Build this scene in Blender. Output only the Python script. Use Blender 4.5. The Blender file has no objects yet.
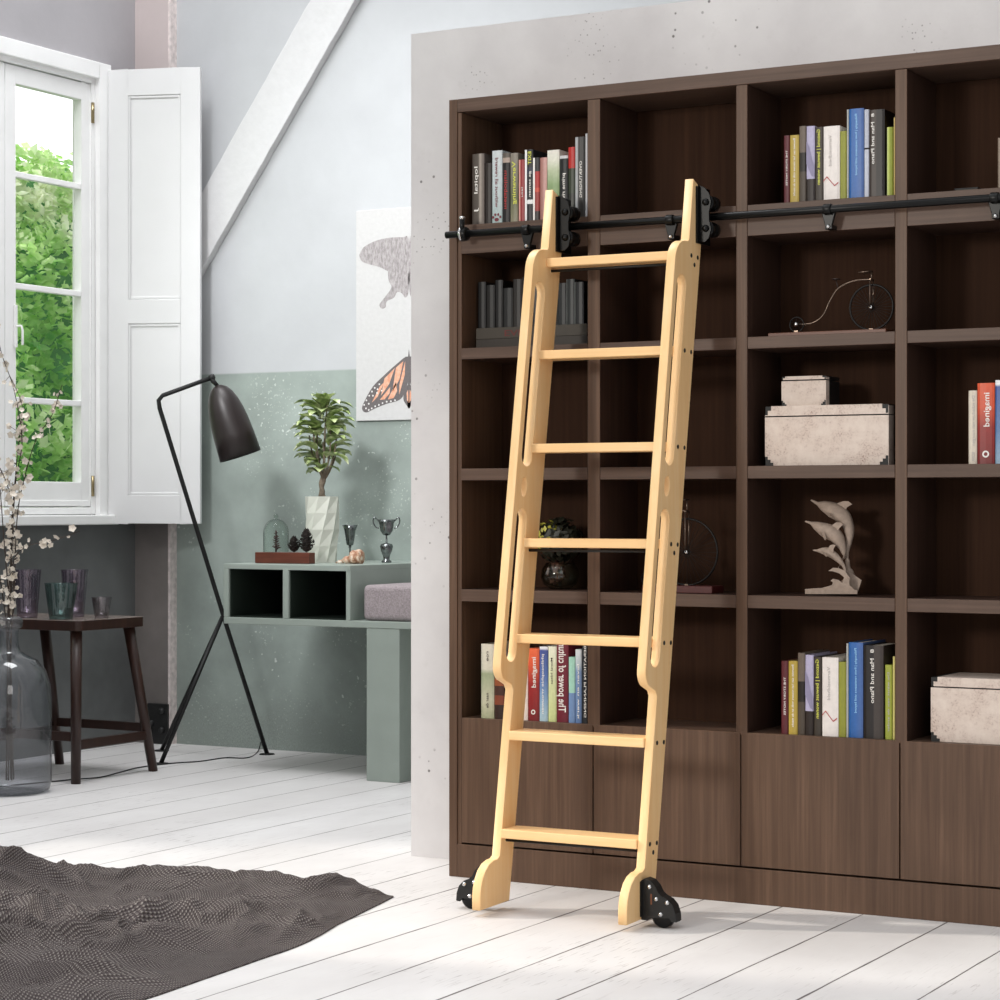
import bpy, bmesh, math, random
from mathutils import Vector, Matrix, noise
random.seed(7)
C = bpy.context.scene.collection
PI = math.pi

# ------------------------------------------------------------------ camera
F_PX, HOR, EYE = 2248.0, 506.0, 1.192
FX, FY = -0.4856, 0.8742
cam = bpy.data.cameras.new('camera'); camo = bpy.data.objects.new('camera', cam); C.objects.link(camo)
camo.location = (0, 0, EYE); camo.rotation_euler = (PI/2, 0, math.atan2(-FX, FY))
cam.sensor_width = 36; cam.lens = 36*F_PX/1000; cam.shift_y = (HOR-500)/1000; cam.clip_end = 200
bpy.context.scene.camera = camo

def ray(px, py=HOR):
    u = (px-500)/F_PX
    return Vector((FX+FY*u, FY-FX*u, -(py-HOR)/F_PX))
def onY(px, py, Y):
    r = ray(px, py); t = Y/r.y; return Vector((r.x*t, Y, EYE+r.z*t))
def onX(px, py, X):
    r = ray(px, py); t = X/r.x; return Vector((X, r.y*t, EYE+r.z*t))
def onD(px, py, d):
    r = ray(px, py); return Vector((r.x*d, r.y*d, EYE+r.z*d))
def onZ(px, py, z=0.0):
    r = ray(px, py); t = (z-EYE)/r.z; return Vector((r.x*t, r.y*t, z))

# ------------------------------------------------------------------ materials
def lin(c):
    def f(x):
        x /= 255.0
        return x/12.92 if x <= .04045 else ((x+.055)/1.055)**2.4
    return (f(c[0]), f(c[1]), f(c[2]), 1)
class NT:
    def __init__(s, name):
        s.m = bpy.data.materials.new(name); s.m.use_nodes = True
        s.t = s.m.node_tree; s.n = s.t.nodes; s.b = s.n['Principled BSDF']; s.o = s.n['Material Output']
    def node(s, typ, **kw):
        n = s.n.new(typ)
        for k, v in kw.items():
            if k in n.inputs: n.inputs[k].default_value = v
            else: setattr(n, k, v)
        return n
    def link(s, a, b): s.t.links.new(a, b)
    def obj(s, scale=(1,1,1), loc=(0,0,0), src='Object'):
        tc = s.node('ShaderNodeTexCoord'); mp = s.node('ShaderNodeMapping')
        mp.inputs['Scale'].default_value = scale; mp.inputs['Location'].default_value = loc
        s.link(tc.outputs[src], mp.inputs['Vector']); return mp.outputs['Vector']
    def noise(s, vec, scale=5, detail=4, rough=.5, dist=0):
        n = s.node('ShaderNodeTexNoise'); n.inputs['Scale'].default_value = scale; n.inputs['Detail'].default_value = detail
        n.inputs['Roughness'].default_value = rough; n.inputs['Distortion'].default_value = dist
        s.link(vec, n.inputs['Vector']); return n.outputs['Fac']
    def vor(s, vec, scale=5, feature='F1'):
        n = s.node('ShaderNodeTexVoronoi'); n.feature = feature; n.inputs['Scale'].default_value = scale
        s.link(vec, n.inputs['Vector']); return n
    def ramp(s, fac, stops, interp='LINEAR'):
        r = s.node('ShaderNodeValToRGB'); cr = r.color_ramp; cr.interpolation = interp
        while len(cr.elements) > 1: cr.elements.remove(cr.elements[-1])
        cr.elements[0].position = stops[0][0]; cr.elements[0].color = stops[0][1]
        for p, c in stops[1:]:
            e = cr.elements.new(p); e.color = c
        s.link(fac, r.inputs['Fac']); return r.outputs['Color']
    def step(s, fac, a, b):      # 0 below a, 1 above b (a>b inverts)
        r = s.node('ShaderNodeMapRange'); r.inputs['From Min'].default_value = a; r.inputs['From Max'].default_value = b
        s.link(fac, r.inputs['Value']); return r.outputs['Result']
    def math(s, op, a, b=None):
        n = s.node('ShaderNodeMath'); n.operation = op
        for i, v in enumerate((a, b)):
            if v is None: continue
            if isinstance(v, (int, float)): n.inputs[i].default_value = v
            else: s.link(v, n.inputs[i])
        return n.outputs[0]
    def mix(s, fac, a, b, mode='MIX'):
        n = s.node('ShaderNodeMix'); n.data_type = 'RGBA'; n.blend_type = mode
        for sock, v in ((n.inputs[0], fac), (n.inputs[6], a), (n.inputs[7], b)):
            if isinstance(v, (int, float, tuple)): sock.default_value = v
            else: s.link(v, sock)
        return n.outputs[2]
    def col(s, c):
        if isinstance(c, tuple): s.b.inputs['Base Color'].default_value = c
        else: s.link(c, s.b.inputs['Base Color'])
    def bump(s, h, strength=.2, dist=.01):
        n = s.node('ShaderNodeBump'); n.inputs['Strength'].default_value = strength; n.inputs['Distance'].default_value = dist
        s.link(h, n.inputs['Height']); s.link(n.outputs[0], s.b.inputs['Normal'])
    def set(s, **kw):
        for k, v in kw.items(): s.b.inputs[k.replace('_', ' ')].default_value = v
        return s
    def sep(s, vec):
        n = s.node('ShaderNodeSeparateXYZ'); s.link(vec, n.inputs[0]); return n.outputs
def plain(name, rgb, rough=.5, metal=0, var=.12, scale=30, stretch=(1,1,1), spec=.5, bump=0):
    t = NT(name); v = t.obj(scale=stretch); c = lin(rgb)
    n = t.noise(v, scale, 4)
    d = tuple(x*(1-var) for x in c[:3])+(1,); l = tuple(min(1, x*(1+var)) for x in c[:3])+(1,)
    t.col(t.ramp(n, [(.3, d), (.7, l)]))
    t.set(Roughness=rough, Metallic=metal); t.b.inputs['Specular IOR Level'].default_value = spec
    if bump: t.bump(n, bump, .003)
    return t.m
def banded(name, stops, rough=.45, interp='CONSTANT', axis=2, spec=.4):
    t = NT(name); v = t.obj(src='Generated'); z = t.sep(v)[axis]
    c = t.ramp(z, [(p, lin(k)) for p, k in stops], interp)
    n = t.noise(t.obj(), 90, 3); t.col(t.mix(.5, c, t.mix(t.step(n, .35, .65), t.mix(1.0, c, (.8,.8,.8,1), 'MULTIPLY'), c)))
    t.set(Roughness=rough); t.b.inputs['Specular IOR Level'].default_value = spec
    return t.m

M = {}
# floor planks running away along Y, seams every 0.2535 m
t = NT('white_floor_boards'); P = t.obj(); X, Y, Z = t.sep(P)
wob = t.noise(t.obj((1, .9, 1)), 3.0, 3)
xs = t.math('ADD', X, t.math('MULTIPLY', t.math('SUBTRACT', wob, .5), .006))
u = t.math('DIVIDE', t.math('ADD', xs, 1.753+.2535*40), .2535)
fr = t.math('FRACT', u); idn = t.math('FLOOR', u)
de = t.math('ABSOLUTE', t.math('SUBTRACT', fr, .5))            # .5 at seams
brk = t.noise(t.obj((3, 1.2, 1)), 2.2, 4, .65)
wdt = t.math('ADD', t.math('MULTIPLY', t.step(brk, .35, .7), .0095), .0055)
seam = t.step(t.math('SUBTRACT', t.math('ADD', de, wdt), .5), -.004, .002)
comb = t.node('ShaderNodeCombineXYZ'); t.link(idn, comb.inputs[0]); wn = t.node('ShaderNodeTexWhiteNoise'); wn.noise_dimensions = '3D'; t.link(comb.outputs[0], wn.inputs['Vector'])
grain = t.noise(t.obj((40, 2.2, 1)), 2.0, 6, .6)
blot = t.noise(t.obj((1, .6, 1)), 2.4, 5, .6)
base = t.mix(t.step(blot, .35, .7), lin((206, 203, 202)), lin((222, 220, 219)))
base = t.mix(t.math('MULTIPLY', wn.outputs['Value'], .35), base, lin((206, 203, 201)))
base = t.mix(t.math('MULTIPLY', t.step(grain, .60, .74), .35), base, lin((170, 165, 162)))
scr = t.noise(t.obj((70, 5, 1)), 2.0, 3, .5); msk = t.noise(t.obj(), 1.6, 2)
base = t.mix(t.math('MULTIPLY', t.math('MULTIPLY', t.step(scr, .60, .68), t.step(msk, .46, .60)), .45), base, lin((120, 112, 108)))
base = t.mix(t.math('MULTIPLY', seam, .92), base, lin((74, 67, 65)))
t.col(base); t.set(Roughness=.5); t.b.inputs['Specular IOR Level'].default_value = .35
t.bump(t.math('SUBTRACT', t.math('MULTIPLY', grain, .15), seam), .35, .004)
M['floor'] = t.m

def pits(t, P, scale, size, mscale, mlo, mhi):
    v = t.vor(P, scale); k = t.noise(P, mscale, 2)
    return t.math('MULTIPLY', t.step(v.outputs['Distance'], size, size*.6), t.step(k, mlo, mhi))
t = NT('bare_concrete'); P = t.obj()
a = t.noise(P, 2.2, 6, .6); b = t.noise(P, 14, 5, .6)
c = t.ramp(a, [(.3, lin((196, 193, 194))), (.7, lin((216, 214, 214)))])
c = t.mix(t.math('MULTIPLY', t.step(b, .62, .78), .3), c, lin((185, 181, 179)))
pp = pits(t, P, 26, .15, 2.3, .56, .6); p2 = pits(t, P, 60, .2, 2.9, .59, .64)
c = t.mix(t.math('MULTIPLY', pp, .8), c, lin((90, 86, 84))); c = t.mix(t.math('MULTIPLY', p2, .6), c, lin((110, 105, 104)))
t.col(c); t.set(Roughness=.85); t.bump(t.math('SUBTRACT', b, pp), .25, .004); M['concrete'] = t.m

def painted(name, up, lo, zb, fade=None, specks=True):
    t = NT(name); P = t.obj(); z = t.sep(P)[2]
    a = t.noise(P, 1.7, 6, .6); b = t.noise(P, 18, 4, .6)
    def tone(c, k): return tuple(min(1, x*k) for x in lin(c)[:3])+(1,)
    cu = t.mix(t.step(a, .35, .65), tone(up, .93), tone(up, 1.04)); cl = t.mix(t.step(a, .3, .7), tone(lo, .72), tone(lo, 1.28))
    c = t.mix(t.step(z, zb-.004, zb+.004), cl, cu)
    if specks:
        low = t.step(z, zb, zb-.05)
        k1 = t.noise(P, 2.3, 2); k2 = t.noise(P, 3.1, 3); n1 = t.noise(P, 46, 2, .4); n2 = t.noise(P, 95, 2, .4)
        s1 = t.math('MULTIPLY', t.math('MULTIPLY', t.step(n1, .665, .69), t.step(k1, .53, .6)), low)
        s2 = t.math('MULTIPLY', t.math('MULTIPLY', t.step(n2, .66, .69), t.step(k2, .53, .6)), low)
        c = t.mix(t.math('MULTIPLY', s1, .75), c, lin((215, 222, 216))); c = t.mix(t.math('MULTIPLY', s2, .6), c, lin((205, 214, 206)))
        d1 = t.math('MULTIPLY', pits(t, P, 30, .12, 2.0, .6, .66), t.step(z, zb, zb+.3))
        c = t.mix(t.math('MULTIPLY', d1, .5), c, lin((165, 165, 168)))
    if fade:
        k = t.noise(P, 5, 6, .65); h = t.step(t.math('SUBTRACT', z, t.math('MULTIPLY', k, .5)), .05, -.12)
        g = t.noise(P, 130, 2)
        c = t.mix(t.math('MULTIPLY', h, t.step(g, .3, .7)), c, lin(fade))
    t.col(c); t.set(Roughness=.6); t.b.inputs['Specular IOR Level'].default_value = .4
    t.bump(t.math('ADD', b, a), .12, .006); return t.m
M['back'] = painted('white_over_green_paint', (186, 188, 190), (148, 158, 152), 1.846, (140, 148, 142))
M['side'] = painted('lilac_over_grey_paint', (170, 167, 170), (98, 100, 100), 1.846, None, False)
M['column'] = painted('bare_column_plaster', (196, 184, 182), (124, 118, 115), 1.846, None, False)
M['trimedge'] = plain('pinkish_plaster_edge', (214, 203, 200), .7, 0, .2, 40, bump=.5)

def wood(name, a, b, c2, rough=.45, scale=(60, 60, 1.6), spec=.4, bump=.08):
    t = NT(name); P = t.obj(scale); n = t.noise(P, 1.0, 6, .65, .3); n2 = t.noise(t.obj((9, 9, .5)), 1.0, 3)
    col = t.ramp(n, [(.25, lin(a)), (.5, lin(b)), (.78, lin(c2))])
    col = t.mix(t.math('MULTIPLY', t.step(n2, .3, .7), .3), col, lin(a))
    t.col(col); t.set(Roughness=rough); t.b.inputs['Specular IOR Level'].default_value = spec; t.bump(n, bump, .002); return t.m
M['walnut'] = wood('dark_walnut_front', (74, 54, 42), (90, 68, 53), (110, 85, 68), .45, spec=.28)
M['walnut_h'] = wood('dark_walnut_board', (72, 54, 44), (86, 67, 56), (104, 83, 71), .45, (1.6, 60, 60), .28)
M['walnut_back_shade'] = wood('shaded_walnut_back', (46, 28, 18), (55, 35, 23), (66, 43, 29), .75, spec=.12)  # walnut darkened so the back panel carries the compartments' shade
M['walnut_side_shade'] = wood('shaded_walnut_inside', (52, 36, 29), (62, 44, 36), (74, 55, 45), .55, spec=.2)  # shaded copy of the walnut for divider sides, shelf tops and undersides
M['birch'] = wood('pale_ladder_wood', (238, 192, 134), (246, 206, 150), (249, 216, 168), .45, (30, 30, 1.5), .35, .03)
M['birch_h'] = wood('pale_rung_wood', (238, 192, 134), (246, 206, 150), (249, 216, 168), .45, (1.5, 30, 30), .35, .03)
M['stool'] = wood('dark_stool_wood', (38, 23, 18), (50, 31, 25), (66, 42, 33), .35, (40, 40, 2))
M['stooltop'] = wood('sheen_lightened_stool_top', (96, 84, 78), (116, 103, 96), (134, 120, 112), .25, (2, 40, 40), .6)  # stool wood lightened to stand in for light reflected off the top
M['redwood'] = wood('reddish_tray_wood', (78, 38, 26), (98, 50, 35), (120, 66, 48), .4, (3, 60, 60))
M['basewood'] = wood('brown_base_wood', (84, 48, 32), (104, 62, 42), (124, 78, 54), .4, (3, 60, 60))
M['black'] = plain('black_metal', (18, 18, 18), .35, .6, .1)
M['blackmat'] = plain('matt_black_metal', (22, 22, 22), .55, .2, .1)
M['chrome'] = plain('chrome', (200, 200, 200), .18, 1, .05)
M['silver'] = plain('tarnished_silver', (120, 124, 124), .22, 1, .35, 60)
M['brass'] = plain('brass', (150, 136, 104), .3, 1, .15)
M['white'] = plain('white_gloss_paint', (240, 240, 239), .35, 0, .03, 6, spec=.4)
M['shutterwhite'] = plain('white_shutter_paint', (220, 220, 220), .45, 0, .025, 3)
M['beam'] = plain('whitewashed_beam', (206, 206, 206), .6, 0, .025, 25, (1, 1, 1), bump=.5)
M['bench'] = plain('sage_green_lacquer', (152, 162, 154), .4, 0, .05, 8)
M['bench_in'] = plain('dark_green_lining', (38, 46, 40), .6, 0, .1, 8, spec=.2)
M['cushion'] = plain('pinkish_grey_felt', (158, 148, 150), .95, 0, .22, 160, bump=.6, spec=.1)
M['marble'] = None
t = NT('distressed_cream_leather'); P = t.obj(); a = t.noise(P, 14, 6, .7); b = t.noise(P, 170, 4, .7)
c = t.ramp(a, [(.35, lin((214, 200, 188))), (.65, lin((196, 178, 166)))])
c = t.mix(t.math('MULTIPLY', t.step(b, .50, .64), t.step(a, .46, .66)), c, lin((120, 88, 80)))
t.col(c); t.set(Roughness=.55); t.bump(b, .2, .002); M['boxhide'] = t.m
M['stone'] = plain('grey_stone_resin', (160, 142, 128), .7, 0, .15, 70, bump=.4)
M['shade'] = plain('dark_brown_enamel', (28, 17, 15), .42, .2, .05, 3, spec=.7)
M['bark'] = plain('pale_bark', (120, 108, 92), .8, 0, .3, 60, bump=.6)
M['darktwig'] = plain('dark_twig', (64, 52, 44), .8, 0, .3, 60)
M['blossom'] = plain('cream_blossom', (224, 214, 200), .6, 0, .1, 40)
M['cone'] = plain('dark_pine_cone', (44, 36, 32), .7, 0, .4, 60)
t = NT('variegated_leaf'); P = t.obj(); a = t.noise(P, 30, 4); c = t.ramp(a, [(.32, lin((98, 120, 66))), (.5, lin((156, 174, 112))), (.66, lin((220, 226, 184)))])
t.col(c); t.set(Roughness=.4); M['leaf'] = t.m
t = NT('hedge_leaf'); P = t.obj(); a = t.noise(P, 1.6, 5, .7); c = t.ramp(a, [(.34, lin((120, 190, 100))), (.48, lin((206, 240, 160))), (.6, lin((250, 255, 232)))])
t.col(c); t.set(Roughness=.5)
tl = t.node('ShaderNodeBsdfTranslucent'); t.link(c, tl.inputs[0]); mx = t.node('ShaderNodeMixShader'); mx.inputs[0].default_value = .65
t.link(t.b.outputs[0], mx.inputs[1]); t.link(tl.outputs[0], mx.inputs[2]); t.link(mx.outputs[0], t.o.inputs['Surface']); M['hedge'] = t.m
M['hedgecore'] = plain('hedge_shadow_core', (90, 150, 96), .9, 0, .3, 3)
M['yleaf'] = plain('yellow_green_leaf', (176, 172, 70), .4, 0, .4, 60)
M['dleaf'] = plain('dark_leaf', (34, 34, 22), .5, 0, .4, 60)
M['pinkleaf'] = plain('dusty_pink_leaf', (120, 78, 66), .5, 0, .4, 60)
M['grass'] = plain('lawn', (120, 150, 80), .9, 0, .3, 3)
M['steelplate'] = plain('dark_steel_plate', (52, 52, 52), .5, .6, .2, 20)

def glassmat(name, rgb, dens=.0, rough=.03, gloss=1.0, ior=1.28):
    t = NT(name); n = t.n; n.remove(t.b)
    tr = n.new('ShaderNodeBsdfTransparent'); tr.inputs[0].default_value = lin(rgb)
    gl = n.new('ShaderNodeBsdfGlossy'); gl.inputs['Roughness'].default_value = rough; gl.inputs[0].default_value = (gloss, gloss, gloss, 1)
    lw = n.new('ShaderNodeLayerWeight'); lw.inputs['Blend'].default_value = .5
    if name != 'clear_window_glass':      # thicker glass path towards the rim: deeper tint
        ft = t.math('POWER', lw.outputs['Facing'], 2.5); t.link(t.mix(ft, lin(rgb), tuple(x**3*.35 for x in lin(rgb)[:3])+(1,)), tr.inputs[0])
    k0 = ((ior-1)/(ior+1))**2*2
    fr_ = t.math('ADD', t.math('MULTIPLY', t.math('POWER', lw.outputs['Facing'], 4.0), min(1, .5+ior*.25)-.25), k0)
    nz = t.noise(t.obj(), 9, 3); bp = n.new('ShaderNodeBump'); bp.inputs['Strength'].default_value = .12; bp.inputs['Distance'].default_value = .02
    t.link(nz, bp.inputs['Height']); t.link(bp.outputs[0], gl.inputs['Normal'])
    mx = n.new('ShaderNodeMixShader'); t.link(fr_, mx.inputs[0]); t.link(tr.outputs[0], mx.inputs[1]); t.link(gl.outputs[0], mx.inputs[2])
    if dens > 0:
        df = n.new('ShaderNodeBsdfDiffuse'); df.inputs[0].default_value = lin(tuple(int(x*.8) for x in rgb))
        m2 = n.new('ShaderNodeMixShader'); m2.inputs[0].default_value = dens
        t.link(mx.outputs[0], m2.inputs[1]); t.link(df.outputs[0], m2.inputs[2]); mx = m2
    t.link(mx.outputs[0], t.o.inputs['Surface']); return t.m
M['pane'] = glassmat('clear_window_glass', (253, 254, 253), ior=1.2)
M['bottleglass'] = glassmat('smoky_bottle_glass', (222, 224, 228), .06, rough=.06, ior=1.4)
M['purpleglass'] = glassmat('purple_grey_glass', (216, 208, 218), .05, ior=1.42)
M['tealglass'] = glassmat('teal_glass', (180, 202, 200), .05, ior=1.42)
M['greyglass'] = glassmat('grey_glass', (216, 212, 214), .05, ior=1.42)
M['domeglass'] = glassmat('thin_dome_glass', (240, 246, 243), .02, ior=1.12)
M['clearglass'] = glassmat('clear_glass', (236, 242, 238))

t = NT('charcoal_knit'); P = t.obj(); X, Y, Z = t.sep(t.obj(src='UV'))
w1 = t.math('SINE', t.math('MULTIPLY', X, 1250)); w2 = t.math('SINE', t.math('MULTIPLY', Y, 1000))
w = t.math('MULTIPLY', w1, w2); a = t.noise(P, 2.5, 4); b = t.noise(P, 150, 3)
c = t.mix(t.math('MULTIPLY', t.step(w, .1, .8), .7), lin((80, 73, 73)), lin((164, 158, 152)))
c = t.mix(t.math('MULTIPLY', t.step(a, .35, .7), .4), c, lin((60, 54, 56))); c = t.mix(t.math('MULTIPLY', t.step(b, .5, .7), .3), c, lin((120, 114, 110)))
t.col(c); t.set(Roughness=.95); t.b.inputs['Specular IOR Level'].default_value = .1; t.bump(t.math('ADD', w, b), .7, .004); M['rug'] = t.m

def fl(name, rgb, rough=.5, spec=.4):
    return plain(name, rgb, rough, 0, .06, 60, spec=spec)

# ------------------------------------------------------------------ mesh helpers
class MB:
    def __init__(s): s.v = []; s.f = []; s.sm = []; s.mi = []; s.uv = None
    def add(s, vs, fs, smooth=False, mi=0):
        n = len(s.v); s.v += [Vector(x) for x in vs]
        for f in fs: s.f.append([i+n for i in f]); s.sm.append(smooth); s.mi.append(mi)
        return s
    def box(s, x0, x1, y0, y1, z0, z1, mi=0):
        vs = [(x, y, z) for x in (x0, x1) for y in (y0, y1) for z in (z0, z1)]
        return s.add(vs, [(0,1,3,2), (4,6,7,5), (0,4,5,1), (2,3,7,6), (0,2,6,4), (1,5,7,3)], False, mi)
    def obox(s, c, ax, ay, az, mi=0):      # centre and half axes
        c, ax, ay, az = map(Vector, (c, ax, ay, az))
        vs = [c+ax*i+ay*j+az*k for i in (-1,1) for j in (-1,1) for k in (-1,1)]
        return s.add(vs, [(0,1,3,2), (4,6,7,5), (0,4,5,1), (2,3,7,6), (0,2,6,4), (1,5,7,3)], False, mi)
    def tube(s, pts, r, n=8, caps=True, mi=0, flat=1.0, up=None):
        pts = [Vector(p) for p in pts]; rs = r if isinstance(r, (list, tuple)) else [r]*len(pts)
        vs = []; fs = []; prev = None
        for i, p in enumerate(pts):
            d = (pts[min(i+1, len(pts)-1)]-pts[max(i-1, 0)]).normalized()
            if prev is None:
                a = Vector(up) if up else (Vector((0,0,1)) if abs(d.z) < .9 else Vector((1,0,0)))
            else: a = prev
            a = (a-d*a.dot(d)).normalized(); b = d.cross(a); prev = a
            for k in range(n):
                t = 2*PI*k/n; vs.append(p+a*math.cos(t)*rs[i]+b*math.sin(t)*rs[i]*flat)
        for i in range(len(pts)-1):
            for k in range(n):
                fs.append((i*n+k, i*n+(k+1)%n, (i+1)*n+(k+1)%n, (i+1)*n+k))
        s.add(vs, fs, True, mi)
        if caps:
            m = len(s.v)-len(vs); s.f.append([m+k for k in range(n)][::-1]); s.sm.append(False); s.mi.append(mi)
            s.f.append([m+(len(pts)-1)*n+k for k in range(n)]); s.sm.append(False); s.mi.append(mi)
        return s
    def lathe(s, prof, c=(0,0,0), n=32, axis=(0,0,1), flute=0, nfl=12, mi=0):   # prof: (radius, height)
        c = Vector(c); az = Vector(axis).normalized(); ax = az.orthogonal().normalized() if abs(az.z) < .999 else Vector((1,0,0)); ay = az.cross(ax)
        vs = []; fs = []
        for r, h in prof:
            for k in range(n):
                t = 2*PI*k/n; rr = r*(1+flute*math.cos(nfl*t)) if flute else r
                vs.append(c+az*h+ax*rr*math.cos(t)+ay*rr*math.sin(t))
        for i in range(len(prof)-1):
            for k in range(n): fs.append((i*n+k, i*n+(k+1)%n, (i+1)*n+(k+1)%n, (i+1)*n+k))
        return s.add(vs, fs, True, mi)
    def prism(s, poly, fn, a, b, mi=0):    # poly in 2D, fn(u, v, w) -> 3D, extruded w from a to b
        n = len(poly); vs = [fn(u, v, a) for u, v in poly]+[fn(u, v, b) for u, v in poly]
        fs = [tuple(range(n))[::-1], tuple(range(n, 2*n))]+[(i, (i+1)%n, n+(i+1)%n, n+i) for i in range(n)]
        return s.add(vs, fs, False, mi)
    def ball(s, c, r, n=10, sc=(1,1,1), mi=0):
        prof = [(max(1e-5, r*math.sin(PI*i/n)), -r*math.cos(PI*i/n)) for i in range(n+1)]
        m = len(s.v); s.lathe(prof, (0,0,0), n*2, mi=mi)
        for i in range(m, len(s.v)):
            v = s.v[i]; s.v[i] = Vector((v.x*sc[0]+c[0], v.y*sc[1]+c[1], v.z*sc[2]+c[2]))
        return s
    def build(s, name, mat, parent=None, bevel=0, seg=2, origin=None, fixn=True):
        o = origin if origin is not None else (parent['_o'] if parent is not None and '_o' in parent else None)
        if parent is not None: o = WO[parent.name]
        if o is None: o = Vector((0,0,0))
        o = Vector(o)
        me = bpy.data.meshes.new(name)
        me.from_pydata([v-o for v in s.v], [], s.f)
        for i, p in enumerate(me.polygons): p.use_smooth = s.sm[i]; p.material_index = s.mi[i]
        for m in (mat if isinstance(mat, (list, tuple)) else [mat]): me.materials.append(m)
        if s.uv:
            ul = me.uv_layers.new(name='UVMap')
            for lp in me.loops: ul.data[lp.index].uv = s.uv[lp.vertex_index]
        if fixn:
            bm = bmesh.new(); bm.from_mesh(me); bmesh.ops.remove_doubles(bm, verts=bm.verts, dist=1e-6)
            bmesh.ops.recalc_face_normals(bm, faces=bm.faces); bm.to_mesh(me); bm.free()
        me.update()
        ob = bpy.data.objects.new(name, me); C.objects.link(ob); WO[ob.name] = o
        if parent is not None: ob.parent = parent
        else: ob.location = o
        if bevel:
            b = ob.modifiers.new('bevel', 'BEVEL'); b.width = bevel; b.segments = seg; b.limit_method = 'ANGLE'; b.angle_limit = math.radians(40); b.harden_normals = False
        return ob
WO = {}
def tag(o, label=None, cat=None, group=None, kind=None):
    if label: o['label'] = label
    if cat: o['category'] = cat
    if group: o['group'] = group
    if kind: o['kind'] = kind
    return o
def thing(name, loc, label, cat, group=None):
    o = bpy.data.objects.new(name, None); C.objects.link(o); o.location = loc; o.empty_display_size = .05
    WO[o.name] = Vector(loc); return tag(o, label, cat, group)
def struct(o): o['kind'] = 'structure'; return o
def smooth_path(pts, n=6):       # Catmull-Rom
    P = [Vector(p) for p in pts]; out = []
    for i in range(len(P)-1):
        a, b, c, d = P[max(i-1,0)], P[i], P[i+1], P[min(i+2, len(P)-1)]
        for k in range(n):
            t = k/n; out.append(.5*((2*b)+(c-a)*t+(2*a-5*b+4*c-d)*t*t+(3*b-3*c+d-a)*t**3))
    out.append(P[-1]); return out
def curve_shape(name, mat, loops, fn, half, parent, bevel=.0025):
    """flat outline with holes (2D filled curve) given thickness and placed by fn(u, v, w)"""
    cu = bpy.data.curves.new(name, 'CURVE'); cu.dimensions = '2D'; cu.fill_mode = 'BOTH'; cu.extrude = half-bevel; cu.bevel_depth = bevel; cu.offset = -bevel; cu.bevel_resolution = 1
    for lp in loops:
        sp = cu.splines.new('POLY'); sp.points.add(len(lp)-1); sp.use_cyclic_u = True
        for i, (u, v) in enumerate(lp): sp.points[i].co = (u, v, 0, 1)
    tmp = bpy.data.objects.new('tmp', cu); C.objects.link(tmp); bpy.context.view_layer.update()
    dg = bpy.context.evaluated_depsgraph_get(); me = bpy.data.meshes.new_from_object(tmp.evaluated_get(dg)); me.name = name
    bpy.data.objects.remove(tmp); bpy.data.curves.remove(cu)
    o = WO[parent.name] if parent else Vector((0,0,0))
    for v in me.vertices: v.co = Vector(fn(v.co.x, v.co.y, v.co.z))-o
    me.materials.clear(); me.materials.append(mat)
    bm = bmesh.new(); bm.from_mesh(me); bmesh.ops.remove_doubles(bm, verts=bm.verts, dist=1e-5); bmesh.ops.recalc_face_normals(bm, faces=bm.faces); bm.to_mesh(me); bm.free()
    ob = bpy.data.objects.new(name, me); C.objects.link(ob); ob.parent = parent; WO[ob.name] = o
    return ob
_tc = {}
def lettering(text, mat, parent, x, y, z, length, height, mode='down', name='title_lettering'):
    """flat printed letters on a spine facing -Y; x = middle of the line, z = where the first letter starts"""
    if text not in _tc:
        cu = bpy.data.curves.new('t', 'FONT'); cu.body = text; cu.size = 1; cu.resolution_u = 2; cu.offset = .012
        tmp = bpy.data.objects.new('t', cu); C.objects.link(tmp); bpy.context.view_layer.update()
        me = bpy.data.meshes.new_from_object(tmp.evaluated_get(bpy.context.evaluated_depsgraph_get()))
        bpy.data.objects.remove(tmp); bpy.data.curves.remove(cu)
        _tc[text] = ([v.co.copy() for v in me.vertices], [tuple(p.vertices) for p in me.polygons])
    vs, fs = _tc[text]; x0 = min(v.x for v in vs); x1 = max(v.x for v in vs)
    k = length/(x1-x0); h = height/.72; mb = MB(); out = []
    for v in vs:
        a = (v.x-x0)*k; b = (v.y-.33)*h
        if mode == 'down': out.append((x-b, y, z-a))
        elif mode == 'up': out.append((x+b, y, z+a))
        else: out.append((x+a if mode == 'flat' else x-a, y, z+b))
    mb.add(out, fs)
    return mb.build(name, mat, parent, fixn=False)

# ------------------------------------------------------------------ the room shell
BW, XW = 9.07, -7.12          # back wall plane, window wall plane
floor = struct(MB().box(-7.24, 3.0, -3.0, BW+.15, -.12, 0).build('floor', M['floor']))
H_W = 6.4
struct(MB().box(-7.24, 3.0, BW, BW+.15, 0, H_W).build('wall_back', M['back']))
# window wall with two openings
w1 = (6.62, 8.715, 1.15, 3.30); w2 = (3.75, 6.25, 1.15, 4.0)
mb = MB(); x0, x1 = XW-.12, XW
ys = [-3.0, w2[0], w2[1], w1[0], w1[1], BW]
for i in range(5):
    if i in (1, 3):
        w = w2 if i == 1 else w1
        mb.box(x0, x1, ys[i], ys[i+1], 0, w[2]); mb.box(x0, x1, ys[i], ys[i+1], w[3], H_W)
    else: mb.box(x0, x1, ys[i], ys[i+1], 0, H_W)
struct(mb.build('wall_left', M['side']))
# partition carrying the bookcase
PX0 = -3.985; PY = 6.55
struct(MB().box(PX0, 1.2, PY, PY+.14, 0, 2.80).build('wall_partition', M['concrete']))
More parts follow.
